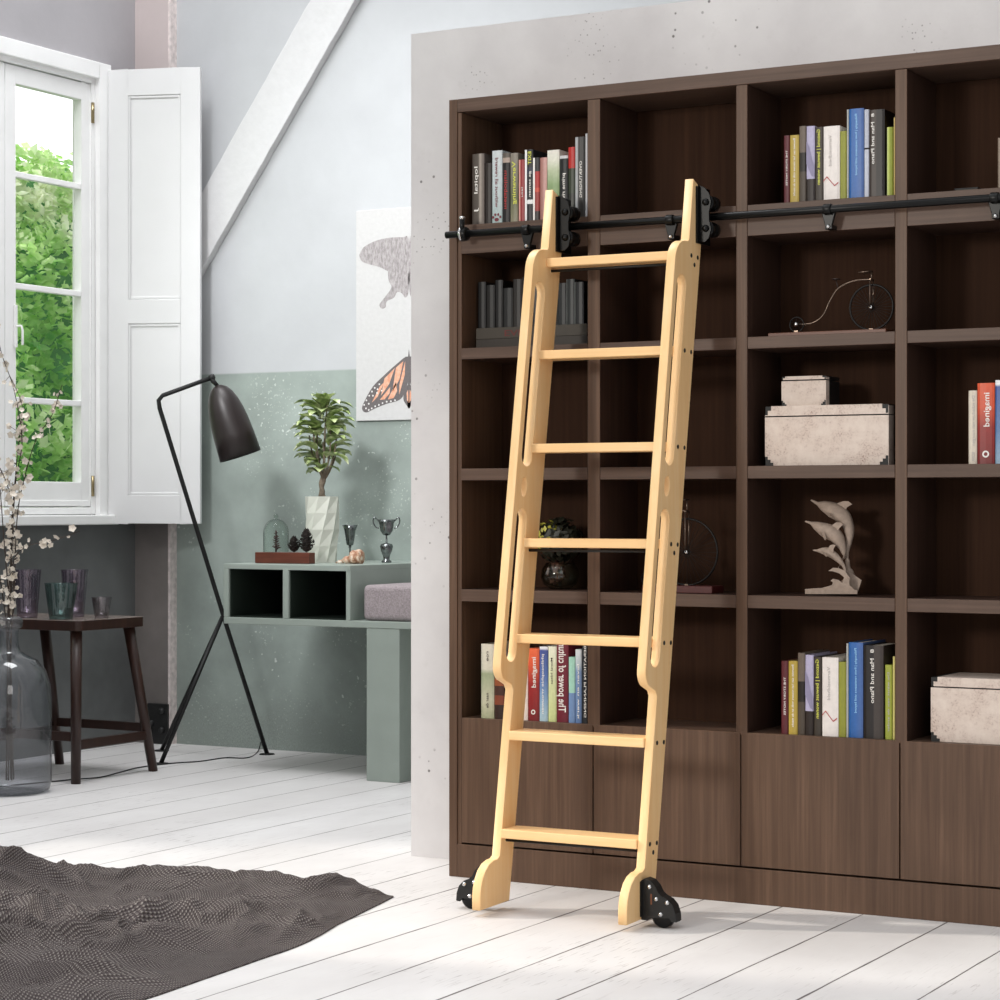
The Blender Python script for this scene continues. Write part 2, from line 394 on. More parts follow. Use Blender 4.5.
# column in the corner: face towards the viewer plus a plaster edge
XC = -6.893
struct(MB().box(XW, XC-.0155, BW-.045, BW, 0, H_W).build('trim_1', M['column']))
e = MB(); N = 90
for i in range(N):
    z0, z1 = H_W*i/N, H_W*(i+1)/N
    e.box(XC-.015, XC, BW-.052, BW, z0, z1)
struct(e.build('trim_2', M['trimedge']))

# steel foot plate on the column
pl = thing('column_foot_plate', (-6.98, BW-.05, 0), 'dark steel plate with bolts at the foot of the corner column', 'steel plate')
a = onY(148.5, 703, BW-.05); b = onY(170, 745, BW-.05)
MB().box(a.x, b.x-.005, BW-.062, BW-.0455, 0.0, a.z).build('plate', M['steelplate'], pl, .003)
for (px, py) in ((162.5, 711), (162.5, 730), (152, 745-22)):
    q = onY(px, py, BW-.06); MB().lathe([(0, .022), (.013, .020), (.016, .012), (.017, 0)], q, 12, (0, -1, 0)).build('bolt', M['steelplate'], pl)

# sloping brace beam on the back wall
A0 = onY(200, 272, 9.025); A1 = onY(356, -2, 9.025); B0 = onY(203, 190, 9.025)
d = (A1-A0).normalized(); nrm = Vector((-d.z, 0, d.x))
wd = abs((B0-A0).dot(nrm)); s0 = A0-d*.22; s1 = A1+d*2.2
mb = MB(); L = (s1-s0).length; n = 60; vs = []
for i in range(n+1):
    p = s0+d*(L*i/n); j = .004*noise.noise(Vector((i*.9, 0, 3))); k = .005*noise.noise(Vector((i*.7, 5, 0)))
    for q, yy in ((p+nrm*j, 9.025), (p+nrm*(wd+k), 9.025), (p+nrm*(wd+k), BW), (p+nrm*j, BW)):
        vs.append((q.x, yy, q.z))
fs = []
for i in range(n):
    for k in range(4): fs.append((i*4+k, i*4+(k+1)%4, i*4+4+(k+1)%4, i*4+4+k))
fs += [(0,1,2,3), (n*4, n*4+1, n*4+2, n*4+3)]
mb.add(vs, fs); struct(mb.build('trim_3', M['beam'], bevel=.004))

# ------------------------------------------------------------------ windows
def WY(px, X=XW): return onX(px, HOR, X).y
def window(name, y0, y1, z0, z1, sashes, bars, hard=True):
    root = bpy.data.objects.new(name, None); C.objects.link(root); root.location = (XW, (y0+y1)/2, z0); WO[root.name] = Vector(root.location); root['kind'] = 'structure'
    f = MB(); xi = XW+.03
    f.box(XW, xi, y1-.005, y1+.085, z0-.045, z1+.075)            # casing
    f.box(XW, xi, y0-.085, y0+.005, z0-.045, z1+.075)
    f.box(XW, xi, y0+.005, y1-.005, z1-.005, z1+.075)
    f.box(XW-.119, XW, y1-.032, y1, z0, z1); f.box(XW-.119, XW, y0, y0+.03, z0, z1)
    f.box(XW-.119, XW, y0+.03, y1-.032, z1-.03, z1); f.box(XW-.119, XW, y0+.03, y1-.032, z0, z0+.035)
    f.build('window_frame', M['white'], root, .004)
    s = MB().box(XW, XW+.07, y0-.12, y1+.10, z0-.05, z0-.002); s.build('window_sill', M['white'], root, .006)
    xs0, xs1 = XW-.055, XW-.01
    for (a, b) in sashes:
        g = MB(); zt, zb = z1-.035, z0+.04
        gy0, gy1 = a+.07, b-.065; gz0, gz1 = bars[0], bars[-1]
        g.box(xs0, xs1, a, gy0, zb, zt); g.box(xs0, xs1, gy1, b, zb, zt)
        g.box(xs0, xs1, gy0, gy1, zb, gz0); g.box(xs0, xs1, gy0, gy1, gz1, zt)
        for z in bars[1:-1]: g.box(xs0+.008, xs1-.003, gy0, gy1, z-.014, z+.014)
        g.box(xs1-.004, xs1+.008, a+.012, b-.012, zb+.0, zb+.03)
        sash = g.build('sash', M['white'], root, .004)
        MB().add([(XW-.034, gy0-.01, gz0-.01), (XW-.034, gy1+.01, gz0-.01), (XW-.034, gy1+.01, gz1+.01), (XW-.034, gy0-.01, gz1+.01)], [(0,1,2,3)]).build('pane', M['pane'], sash)
        for zz in ((zt-.14, zb+.1) if b > y1-.1 else ()):
            MB().lathe([(0, 0), (.009, 0), (.009, .1), (0, .1)], (XW+.002, b+.003, zz-.05), 10).build('hinge', M['brass'], sash)
    return root
yr1 = WY(92); yr0 = WY(7)
bars = [1.309, 1.693, 2.23, 2.755, 3.18]
win1 = window('window_1', w1[0], w1[1], w1[2], w1[3], [(yr0, yr1), (yr0-.62, yr0-.004), (yr0-1.24, yr0-.624)], bars)
hz = onX(18, 326, XW+.01)
h = MB(); h.box(XW-.008, XW+.003, hz.y-.012, hz.y+.006, hz.z-.10, hz.z+.10); h.tube([(XW+.003, hz.y, hz.z), (XW+.03, hz.y, hz.z), (XW+.034, hz.y+.004, hz.z-.02), (XW+.034, hz.y+.005, hz.z-.09)], .006, 8)
h.build('window_handle', M['white'], win1, .002)
bars2 = [1.30, 3.90]
window('window_2', w2[0], w2[1], w2[2], w2[3], [(w2[0]+.035, w2[1]-.035)], bars2)

# open shutter folded across the corner
hp = Vector((XW+.035, WY(108, XW+.035), 0)); ep = Vector((-6.640, 8.925, 0))
sd = (ep-hp); Ls = sd.length; sd.normalize(); sn = Vector((-sd.y, sd.x, 0))   # points away from the viewer
sz0, sz1 = 1.105, 3.345
sh = thing('window_shutter', (hp.x, hp.y, sz0), 'tall white panelled wooden shutter folded open beside the window', 'shutter')
def SH(u, z, w): return hp+sd*u+sn*w+Vector((0, 0, z))
mb = MB(); T = .03
def shb(u0, u1, z0, z1, w0, w1_):
    vs = [SH(u, z, w) for u in (u0, u1) for z in (z0, z1) for w in (w0, w1_)]
    mb.add(vs, [(0,1,3,2), (4,6,7,5), (0,4,5,1), (2,3,7,6), (0,2,6,4), (1,5,7,3)])
stl = .10
mid = 2.15
shb(0, stl, sz0, sz1, 0, T); shb(Ls-stl-.0, Ls, sz0, sz1, 0, T)
for (z0, z1) in ((sz0, sz0+.14), (mid-.06, mid+.06), (sz1-.13, sz1)): shb(stl, Ls-stl, z0, z1, 0, T)
mb.build('frame', M['shutterwhite'], sh, .003)
for (z0, z1) in ((sz0+.13, mid-.05), (mid+.05, sz1-.12)):
    mb = MB(); shb(stl-.01, Ls-stl+.01, z0, z1, .008, .024); mb.build('panel', M['shutterwhite'], sh)
    mb = MB()
    iz0, iz1, iu0, iu1 = z0+.012, z1-.012, stl+.002, Ls-stl-.002
    shb(iu0, iu0+.012, iz0, iz1, .003, .0085); shb(iu1-.012, iu1, iz0, iz1, .003, .0085)
    shb(iu0+.012, iu1-.012, iz0, iz0+.012, .003, .0085); shb(iu0+.012, iu1-.012, iz1-.012, iz1, .003, .0085)
    mb.build('moulding', M['shutterwhite'], sh, .003)

# ------------------------------------------------------------------ garden seen through the window, and an added unseen tree
struct(MB().box(-60, XW-.2, -30, 60, -.35, -.15).build('ground', M['grass']))
def hedge(name, cx, cy, w, h, dpt, n, seed, label):
    rnd = random.Random(seed); root = thing(name, (cx, cy, -.15), label, 'tree' if 'tree' in name else 'bush')
    mb = MB(); nu, nv = 24, 16; vs = []
    for j in range(nv+1):
        for i in range(nu):
            t = 2*PI*i/nu; z = h*j/nv; prof = (1-(j/nv)**3*.75)
            r = 1+.3*noise.noise(Vector((math.cos(t)*1.5, math.sin(t)*1.5+seed, z*.8)))
            vs.append((cx+math.cos(t)*w*.36*prof*r, cy+math.sin(t)*dpt*.36*prof*r, z-.15))
    fs = [(j*nu+i, j*nu+(i+1)%nu, (j+1)*nu+(i+1)%nu, (j+1)*nu+i) for j in range(nv) for i in range(nu)]+[tuple(range(nv*nu, nv*nu+nu))]
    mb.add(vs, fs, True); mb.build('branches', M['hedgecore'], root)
    mb = MB()
    for k in range(n):
        t = rnd.uniform(0, 2*PI); z = h*(rnd.random()**.8); prof = (1-(z/h)**3*.75)
        r = 1+.3*noise.noise(Vector((math.cos(t)*1.5, math.sin(t)*1.5+seed, z*.8)))
        clump = .16*noise.noise(Vector((t*3.2, z*2.4, seed*1.0)))
        rr = r*prof*(.44+rnd.uniform(0, .07)+clump)
        p = Vector((cx+math.cos(t)*w*rr, cy+math.sin(t)*dpt*rr, z-.1+rnd.uniform(-.05, .15)))
        s = rnd.uniform(.03, .06); a = Vector((rnd.gauss(0,1), rnd.gauss(0,1), rnd.gauss(0,.6))).normalized(); b = a.orthogonal().normalized()
        b = (Matrix.Rotation(rnd.uniform(0, 6.28), 3, a) @ b)*s; a = a*s
        mb.add([p-a, p+b*.6, p+a, p-b*.6], [(0,1,2,3)])
    mb.build('foliage', M['hedge'], root, fixn=False)
    return root
hedge('garden_bush', -11.2, 12.6, 3.0, 3.75, 3.4, 27000, 3, 'tall sunlit green bush seen through the window panes')
hedge('garden_bush', -12.2, 16.8, 3.6, 5.9, 3.6, 18000, 11, 'taller leafy bush behind the first one, reaching the top panes')

hedge('sun_blocker_tree', -11.0, 6.7, 3.6, 7.0, 4.6, 26000, 7, 'very tall leafy tree added outside, unseen, to block the sun, left of the two bushes')  # unseen tree, added to stop sun coming through the first window
# ------------------------------------------------------------------ bookcase
YF = 6.25; YB = PY-.002; YI = 6.52      # front, rear, face of back panel
ZT = 2.4996
bc = thing('bookcase', (-2.4, YF, 0), 'wall-filling dark brown bookcase with open square compartments over plain cupboard doors', 'bookcase')
XL = -3.660
divs = [(-3.1602, -3.1166), (-2.6605, -2.6236), (-2.1626, -2.1262), (-1.6655, -1.6290)]
XR = -1.130
shelves = [(2.001, 2.094), (1.6626, 1.6985), (1.274, 1.312), (.886, .925)]
MB().box(XL, XL+.030, YF, YB, 0, ZT).build('side_panel', M['walnut'], bc, .002)
MB().box(XR, XR+.045, YF, YB, 0, ZT).build('side_panel', M['walnut'], bc, .002)
MB().box(XL+.0305, XL+.045, YF+.004, YB, .0, 2.456).build('inner_panel', M['walnut'], bc, .0015)
MB().box(XL+.0305, XR-.0005, YF, YB, 2.457, ZT).build('top_board', M['walnut_h'], bc, .002)
MB().box(XL+.046, XR-.001, YI, YB, .11, 2.456).build('back_panel', M['walnut_back_shade'], bc)
def shaded_sides(x0, x1, z0, z1, name, mat, bev, dark):
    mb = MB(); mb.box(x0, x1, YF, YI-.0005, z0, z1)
    for k in dark: mb.mi[k] = 1  # inner faces get the walnut with shade in its colour
    return mb.build(name, [mat, M['walnut_side_shade']], bc, bev)
for (a, b) in divs: shaded_sides(a, b, .505, 2.456, 'divider', M['walnut'], .0022, (0, 1))
cells = [(XL+.046, divs[0][0])]+[(divs[i][1], divs[i+1][0]) for i in range(3)]+[(divs[3][1], XR)]
for (z0, z1) in shelves:
    for (a, b) in cells: shaded_sides(a+.0003, b-.0003, z0, z1, 'shelf', M['walnut_h'], .0015, (4, 5))
MB().box(XL+.046, XR-.0005, YF+.022, YI-.0005, .47, .512).build('cabinet_top', M['walnut_h'], bc)
seams = [XL+.046, -3.1405, -2.645, -2.148, -1.650, XR-.0005]
for i in range(5):
    MB().box(seams[i]+.002, seams[i+1]-.002, YF-.001, YF+.02, .112, .5125).build('cupboard_door', M['walnut'], bc, .0015)
MB().box(XL+.0305, XR-.0005, YF-.0005, YF+.03, 0, .106).build('plinth', M['walnut'], bc, .0015)
ROW = [2.094, 1.6985, 1.312, .925, .512]

# ------------------------------------------------------------------ ladder rail
YR, ZR = 6.2, 2.058
rl = thing('ladder_rail', (-2.4, YR, ZR), 'long black round rail fixed along the front of the bookcase', 'rail')
MB().tube([(-3.64, YR, ZR), (-1.15, YR, ZR)], .0115, 16).build('bar', M['black'], rl)
for px in (527.5, 671.5, 829, 996):
    x = onY(px, 210, YR+.01).x
    mb = MB(); mb.prism([(-.024, 0), (.024, 0), (.011, -.045), (.011, -.058), (-.011, -.058), (-.011, -.045)], lambda u, v, w, x=x: (x+u, w, ZR+v), YR+.005, YR+.017)
    mb.box(x-.01, x+.01, YR+.017, YF-.0005, ZR-.058, ZR-.044); mb.lathe([(0,.012),(.016,.012),(.016,-.012),(0,-.012)], (x, YR, ZR), 12, (1,0,0))
    k = mb.build('bracket', M['black'], rl, .002)
    MB().lathe([(0, .008), (.005, .007), (.007, 0)], (x, YR+.005, ZR-.05), 10, (0,-1,0)).build('bolt', M['chrome'], k)
xs = onY(464, 230, YR).x
mb = MB(); mb.lathe([(0, -.012), (.02, -.012), (.022, -.008), (.022, .008), (.02, .012), (0, .012)], (xs, YR, ZR), 20, (1,0,0)); mb.lathe([(0,0),(.008,0),(.008,.045),(0,.05)], (xs, YR-.012, ZR), 12)
st = mb.build('end_stop', M['black'], rl)
MB().lathe([(.0222, -.004), (.024, -.003), (.024, .003), (.0222, .004)], (xs-.006, YR, ZR), 20, (1,0,0)).build('chrome_ring', M['chrome'], st)
MB().lathe([(0,.045),(.009,.045),(.009,.054),(0,.056)], (xs, YR-.012, ZR), 12).build('screw', M['chrome'], st)

# ------------------------------------------------------------------ ladder
th = math.radians(9.55); ct, sn_ = math.cos(th), math.sin(th); YL = 5.757
def vw(Y, Z): return ((Y-YL)*ct-Z*sn_, (Y-YL)*sn_+Z*ct)
def LW(v, w): return (YL+v*ct+w*sn_, -v*sn_+w*ct)
lad = thing('library_ladder', (-3.0, 5.78, 0), 'pale wooden rolling library ladder leaning on the black rail of the bookcase', 'ladder')
MW, HF, HB = .088, -.088, -.062
def arc(cu, cv, r, a0, a1, n=6): return [(cu+r*math.cos(math.radians(a0+(a1-a0)*i/n)), cv+r*math.sin(math.radians(a0+(a1-a0)*i/n))) for i in range(n+1)]
foot = [vw(y, z) for y, z in ((5.842, .022), (5.667, .019), (5.6665, .06), (5.671, .085), (5.681, .108), (5.697, .130), (5.720, .146), (5.748, .154), (5.770, .155))]
outer = [foot[0], foot[1]]+foot[2:]+[(0, .165), (0, .655)]+[(-.012, .668)]
outer += arc(HF+.045, .72, .045, 250, 180, 5)+arc(HF+.075, 1.925, .075, 180, 100, 8)+[(-.004, 2.004), (0, 2.012), (0, 2.195), (MW, 2.175)]
def slot(w0, w1, v0=HB, v1=0.0):
    r = (v1-v0)/2; c = (v0+v1)/2
    return arc(c, w0+r, r, 180, 360, 8)+arc(c, w1-r, r, 0, 180, 8)
hole = [(-.033+.017*math.cos(a), 1.262+.030*math.sin(a)) for a in [2*PI*i/20 for i in range(20)]]
loops = [outer, slot(1.325, 1.895), slot(.735, 1.195), hole]
for xl in (-3.241, -2.770):
    xc = xl+.014
    curve_shape('stile', M['birch'], loops, lambda u, v, w, xc=xc: (xc+w, *LW(u, v)), .014, lad, .002)
lz = []
for (px, py) in ((548.5, 258.5), (538, 351), (531, 443.5), (523.6, 538.5), (514.6, 634), (507.4, 729.5), (499.5, 828.5)):
    r = ray(px, py); t_ = YL/(r.y-r.z*math.tan(th)) if False else None
    # point on the sloping front plane Y = YL + Z*tan
    t_ = (YL+(EYE)*math.tan(th))/(r.y-r.z*math.tan(th)); p = r*t_; lz.append(EYE+p.z)
n7 = 7; stp = (lz[0]-lz[-1])/6; lz = [lz[0]-stp*i for i in range(7)]
for i, z in enumerate(lz):
    yf = YL+z*math.tan(th)-.010
    MB().box(-3.2128, -2.7702, yf, yf+.095, z-.027, z).build('rung', M['birch_h'], lad, .003)
    if i in (0, 3, 6): MB().tube([(-3.2128, yf+.035, z-.036), (-2.7702, yf+.035, z-.036)], .0045, 8).build('tie_rod', M['blackmat'], lad)
    for side, xf in ((1, -2.742), (-1, -3.241)):
        dots = [(yf+.030, z-.014), (yf+.076, z-.016)]+([(yf+.052, z-.040)] if i in (0, 3, 6) else [])
        for (y, zz) in dots: MB().lathe([(0, .0012), (.0065, .001), (.007, -.002)], (xf, y, zz), 10, (side, 0, 0)).build('screw', M['blackmat'], lad)
# casters and top rollers
prof = [(0, .005), (0, .135), (.012, .142), (.032, .136), (.05, .118), (.06, .098), (.072, .088), (.095, .078), (.112, .060), (.121, .035), (.123, .008), (.108, .006), (.100, .018), (.045, .016), (.02, .004)]
for sgn, xf in ((1, -2.742), (-1, -3.241)):
    y0 = 5.760
    fn = lambda u, v, w, s=sgn, xf=xf: (xf+s*(u*.87+.0003), w, v*.86+.016)
    mb = MB(); mb.prism(prof, fn, y0, y0+.004); mb.prism(prof, fn, y0+.034, y0+.038)
    for i in range(1, 10):
        mb.prism([prof[i], prof[i+1], (prof[i+1][0]-.003, prof[i+1][1]-.003), (prof[i][0]-.003, prof[i][1]-.003)], fn, y0+.004, y0+.034)
    mb.box(min(xf+sgn*.0003, xf+sgn*.004), max(xf+sgn*.0003, xf+sgn*.004), y0-.01, y0+.06, .03, .13)
    k = mb.build('caster', M['blackmat'], lad)
    wc = (xf+sgn*.062, y0+.019, .034)
    MB().lathe([(0, -.013), (.028, -.013), (.0335, -.009), (.0335, .009), (.028, .013), (0, .013)], wc, 28, (0,1,0)).build('wheel', M['black'], k)
    for (u, z) in ((.025, .115), (.080, .074), (.060, .040), (.046, .082)):
        MB().lathe([(0, .005), (.005, .0045), (.007, 0)], (xf+sgn*u, y0, z), 10, (0,-1,0)).build('bolt', M['chrome'], k)
    MB().box(min(xf+sgn*.029, xf+sgn*.034), max(xf+sgn*.029, xf+sgn*.034), y0-.001, y0+.001, .066, .096).build('slot', M['basewood'], k)
for xf in (-2.742, -3.213):
    mb = MB(); mb.prism([(0, -.075), (.022, -.078), (.036, -.066), (.043, -.038), (.036, -.012), (.036, .012), (.043, .041), (.036, .068), (.022, .085), (0, .095)], lambda u, v, w, xf=xf: (xf+u+.0003, w, 2.056+v), 6.152, 6.158)
    mb.box(xf+.0003, xf+.006, 6.135, 6.23, 1.975, 2.145)
    k = mb.build('top_roller', M['black'], lad, .001)
    for dz in (-.037, .041):
        c = (xf+.024, 6.185, 2.056+dz)
        MB().lathe([(0, -.026), (.023, -.026), (.023, -.012), (.018, -.007), (.018, .007), (.023, .012), (.023, .03), (0, .03)], c, 24, (0,1,0)).build('wheel', M['black'], k)
        MB().lathe([(0, .012), (.006, .011), (.010, .006), (.011, 0)], (xf+.026, 6.152, 2.056+dz), 14, (0,-1,0)).build('nut', M['chrome'] if False else M['black'], k)

# ------------------------------------------------------------------ books
PAPER = fl('book_pages', (222, 214, 198), .9)
WHITE_INK = fl('white_ink', (226, 222, 216)); RED_INK = fl('red_ink', (168, 44, 44)); YEL_INK = fl('yellow_ink', (208, 210, 84)); DARK_INK = fl('dark_ink', (66, 54, 56)); GREY_INK = fl('grey_ink', (176, 170, 166)); SKY_INK = fl('pale_blue_ink', (150, 200, 236)); MAROON_INK = fl('maroon_ink', (110, 30, 44))
_bm = {}
def bookmat(spec):
    key = repr(spec)
    if key not in _bm:
        if isinstance(spec, list): _bm[key] = banded('book_cover', spec, .4, spec=.35)
        elif isinstance(spec, dict): _bm[key] = banded('book_cover', spec['g'], .4, 'LINEAR', spec.get('axis', 2))
        else: _bm[key] = fl('book_cover', spec, .42)
    return _bm[key]
def book(x0, x1, z0, z1, yf, depth, cover, label, group, text=None, emblem=None, edge=None):
    x0 += .0004; x1 -= .0004; z0 += .0003
    b = thing('book', ((x0+x1)/2, yf, z0), label, 'book', group)
    tk = min(.0028, (x1-x0)*.2); y1 = min(yf+depth, YI-.004)
    mb = MB(); mb.box(x0, x0+tk, yf, y1, z0, z1); mb.box(x1-tk, x1, yf, y1, z0, z1)
    w = x1-x0; ar = [(x0, yf+.003), (x0+w*.15, yf+.0008), (x0+w*.5, yf), (x1-w*.15, yf+.0008), (x1, yf+.003), (x1, yf+.005), (x0, yf+.005)]
    mb = MB(); mb.prism(ar, lambda u, v, w_: (u, v, w_), z0, z1)
    mb.box(x0, x0+tk, yf+.005, y1, z0, z1); mb.box(x1-tk, x1, yf+.005, y1, z0, z1)
    mb.build('cover', bookmat(cover), b)
    if x1-x0-2*tk > .001: MB().box(x0+tk, x1-tk, yf+.006, y1-.004, z0+.003, z1-.004).build('pages', PAPER, b)
    H = z1-z0; xc = (x0+x1)/2
    if edge: MB().box(x0-.0002, x0+w*edge[1], yf-.0009, yf+.0035, z0+.0005, z1-.0005).build('spine_edge', fl('spine_edge', edge[0]), b)
    if text:
        for (s, mat, a, ln, hgt, mode, off) in text:
            lettering(s, mat, b, xc+off*w, yf-.0007, z0+H*a, H*ln, w*hgt, mode)
    if emblem: emblem(b, xc, yf-.0012, z0, w, H)
    return b
def shelf_x(px, yf): return onY(px, HOR, yf).x
def books(rowz, yf, items, group, depth=.2):
    for it in items:
        pxl, pxr, py, cover, label = it[:5]; kw = it[5] if len(it) > 5 else {}
        x0, x1 = shelf_x(pxl, yf), shelf_x(pxr, yf)
        z1 = onY((pxl+pxr)/2, py, yf).z
        book(x0, x1, rowz, z1, yf, kw.pop('depth', depth), cover, label, group, **kw)

def paw(b, x, y, z0, w, H):
    mb = MB()
    def dsc(cx, cz, rx, rz): mb.add([(cx+rx*math.cos(2*PI*k/12), y, cz+rz*math.sin(2*PI*k/12)) for k in range(12)], [tuple(range(12))])
    zc = z0+H*.07
    dsc(x, zc-.004, w*.22, .006)
    for dx, dz in ((-.36, .004), (-.15, .012), (.15, .012), (.36, .004)): dsc(x+dx*w, zc+dz, w*.1, .0045)
    mb.build('paw_print', MAROON_INK, b, fixn=False)
def ring(b, x, y, z0, w, H, zz=.12, mat=None):
    mb = MB(); vs = []; n = 20
    for k in range(n):
        a = 2*PI*k/n; vs += [(x+w*.2*math.cos(a), y, z0+H*zz+w*.2*math.sin(a)), (x+w*.11*math.cos(a), y, z0+H*zz+w*.11*math.sin(a))]
    mb.add(vs, [(2*k, (2*k+2)%(2*n), (2*k+3)%(2*n), 2*k+1) for k in range(n)]); mb.build('round_logo', WHITE_INK, b, fixn=False)
def zigzag(b, x, y, z0, w, H):
    pts = [(-.49, .20), (-.1+-.1, .30), (.18, .13), (.32, .16), (.45, .14)] if H < 0 else [(-.49, .255), (-.27, .31), (.2, .185), (.36, .21), (.44, .225)]
    mb = MB()
    for (a, c), (d_, e_) in zip(pts, pts[1:]):
        mb.add([(x+a*w, y, z0+c*H), (x+a*w, y, z0+c*H+.0035), (x+d_*w, y, z0+e_*H+.0035), (x+d_*w, y, z0+e_*H)], [(0,1,2,3)])
    mb.build('red_line', RED_INK, b, fixn=False)
YK = YF+.022
G1 = 'books in the top left compartment'
books(ROW[0], YK, [
 (471.7, 484, 153.7, {'g': [(0, (70, 62, 56)), (.55, (84, 76, 68)), (.68, (160, 150, 140)), (.85, (118, 108, 100)), (1, (90, 80, 74))], 'axis': 0}, 'brown-grey book with pale lettering, first at the left end of the top shelf', {'text': [('lopital', WHITE_INK, .82, .38, .28, 'down', -.15), ('J', WHITE_INK, .24, .05, .3, 'down', -.15)]}),
 (484.7, 491.6, 163, (34, 26, 22), 'near-black slim book left of the pale blue one with the paw print', {}),
 (491.8, 501.9, 150.5, {'g': [(0, (168, 186, 184)), (.5, (188, 200, 202)), (1, (200, 206, 208))]}, 'pale blue book with a red paw print at the foot of its spine', {'text': [('without all reward', MAROON_INK, .22, .68, .32, 'up', 0)], 'emblem': paw}),
 (502.1, 509.8, 153, [(0, (24, 20, 20)), (.78, (24, 20, 20)), (.86, (170, 152, 140)), (.93, (92, 84, 76))], 'black book with red lettering and a pale band near its top', {'text': [('metabolism', RED_INK, .2, .55, .42, 'up', 0)]}),
 (510, 517.8, 153, {'g': [(0, (140, 134, 112)), (.35, (96, 100, 70)), (.6, (120, 116, 96)), (1, (136, 128, 118))]}, 'olive-grey book with yellow scribbled title on the top shelf', {'text': [('Verwaming', YEL_INK, .88, .62, .5, 'down', 0)]}),
 (519, 524.8, 159.5, (142, 44, 46), 'slim red book beside the black and white striped one', {'edge': ((214, 150, 140), .25), 'text': [('roes', WHITE_INK, .4, .16, .3, 'up', .1)]}),
 (525, 532.8, 149.5, [(0, (38, 38, 42)), (.16, (30, 30, 34)), (.24, (232, 232, 232)), (.30, (26, 26, 30)), (.66, (40, 46, 64)), (.75, (34, 34, 36))], 'black and white book with yellow word at its top', {'edge': ((235, 235, 235), .25), 'text': [('EXIT', YEL_INK, .97, .18, .45, 'down', .1), ('ga samen', WHITE_INK, .70, .36, .3, 'down', .1)]}),
 (533.1, 539.3, 157.5, [(0, (40, 30, 30)), (.15, (150, 44, 40)), (.45, (196, 74, 54)), (.52, (172, 40, 38)), (.78, (30, 30, 32))], 'black and red patterned book with a white spine edge', {'edge': ((235, 232, 228), .3)}),
 (539.5, 546.6, 157.5, {'g': [(0, (150, 100, 92)), (.5, (176, 130, 122)), (1, (214, 168, 160))], 'axis': 0}, 'dusty pink book left of the green and white one', {}),
 (546.9, 559, 150, {'g': [(0, (120, 142, 96)), (.5, (140, 164, 118)), (.72, (186, 196, 164)), (.85, (222, 222, 206)), (1, (226, 222, 212))]}, 'green and cream book just above the left end post of the ladder', {}),
 (559.3, 567.6, 155.5, [(0, (20, 22, 22)), (.95, (200, 200, 200))], 'black book with silver lettering beside the ladder top', {'text': [('prime river', WHITE_INK, .72, .5, .4, 'down', 0)]}),
 (567.9, 574.5, 147, [(0, (40, 42, 36)), (.35, (48, 56, 40)), (.70, (176, 38, 34))], 'dark green book with a bright red top', {}),
 (574.8, 584.8, 136.8, {'g': [(0, (170, 172, 174)), (.22, (180, 182, 184)), (.36, (72, 70, 68)), (.6, (44, 42, 40)), (1, (34, 32, 30))], 'axis': 0}, 'tall black and silver book with spaced lettering', {'text': [('OVERTUIGING', WHITE_INK, .70, .45, .25, 'down', .1)]}),
 (585, 587.6, 133.5, (196, 196, 198), 'thin tall white book against the first divider of the top shelf', {}),
], G1)
def setC(rowz, top, grp, tail):
    """books that the second and the lowest row repeat: tops given per row"""
    return books(rowz, YK, [
     (top[0][0], top[0][1], top[0][2], (84, 26, 34), 'dark red book at the left end of the '+tail, {'text': [('THE STORY NOTES', WHITE_INK, .78, .52, .3, 'down', .05)]}),
     (top[1][0], top[1][1], top[1][2], (172, 148, 62), 'mustard yellow book, second in the '+tail, {'text': [('Bouwen aan het nieuwe volk en de macht', WHITE_INK, .95, .85, .25, 'down', 0)]}),
     (top[2][0], top[2][1], top[2][2], [(0, (74, 64, 54)), (.4, (30, 24, 20)), (.65, (104, 92, 82))], 'brown-grey slim book with a black patch, third in the '+tail, {}),
     (top[3][0], top[3][1], top[3][2], [(0, (38, 28, 24)), (.30, (178, 172, 200))], 'lilac book with a dark foot in the '+tail, {'emblem': lilac}),
     (top[4][0], top[4][1], top[4][2], (54, 46, 38), 'dark brown book with yellow-green title, '+tail, {'text': [('Gezond | bewust wonen', YEL_INK, .97, .75, .42, 'down', -.05)]}),
     (top[5][0], top[5][1], top[5][2], (226, 219, 214), 'thick white book crossed by a red zigzag line in the '+tail, {'text': [('Vermoeidheid', GREY_INK, .88, .42, .2, 'down', -.08)], 'emblem': zigzag}),
     (top[6][0], top[6][1], top[6][2], (138, 140, 52), 'olive green slim book right of the white one, '+tail, {}),
     (top[6][1]+.1, top[7][0]-.1, top[7][2]+1, (176, 176, 170), 'very thin grey booklet touching the blue book, '+tail, {}),
     (top[7][0], top[7][1], top[7][2], {'g': [(0, (34, 92, 158)), (.5, (50, 100, 168)), (.75, (66, 102, 162)), (1, (76, 104, 158))], 'axis': 0}, 'tall bright blue book in the '+tail, {'text': [('Philosophy | from renaissance until beyond', SKY_INK, .94, .68, .16, 'down', 0)]}),
    ], grp)
def lilac(b, x, y, z0, w, H):
    MB().add([(x-w*.48, y, z0+H*.80), (x-w*.1, y, z0+H*.72), (x+w*.2, y, z0+H*.56), (x+w*.47, y, z0+H*.48), (x+w*.47, y, z0+H*.32), (x+w*.15, y, z0+H*.34), (x-w*.48, y, z0+H*.5)], [(0,1,2,3,4,5,6)]).build('mauve_shape', fl('mauve_print', (136, 130, 158)), b, fixn=False)
G2 = 'books in the third compartment of the top row'
setC(ROW[0], [(783.5, 789.5, 135.5), (789.7, 798.8, 135), (799, 806, 126), (806.2, 814.6, 126), (814.8, 823, 127), (823.2, 839.6, 126), (839.8, 846.4, 131), (848.8, 863.6, 108.5)], G2, 'top row, third compartment')
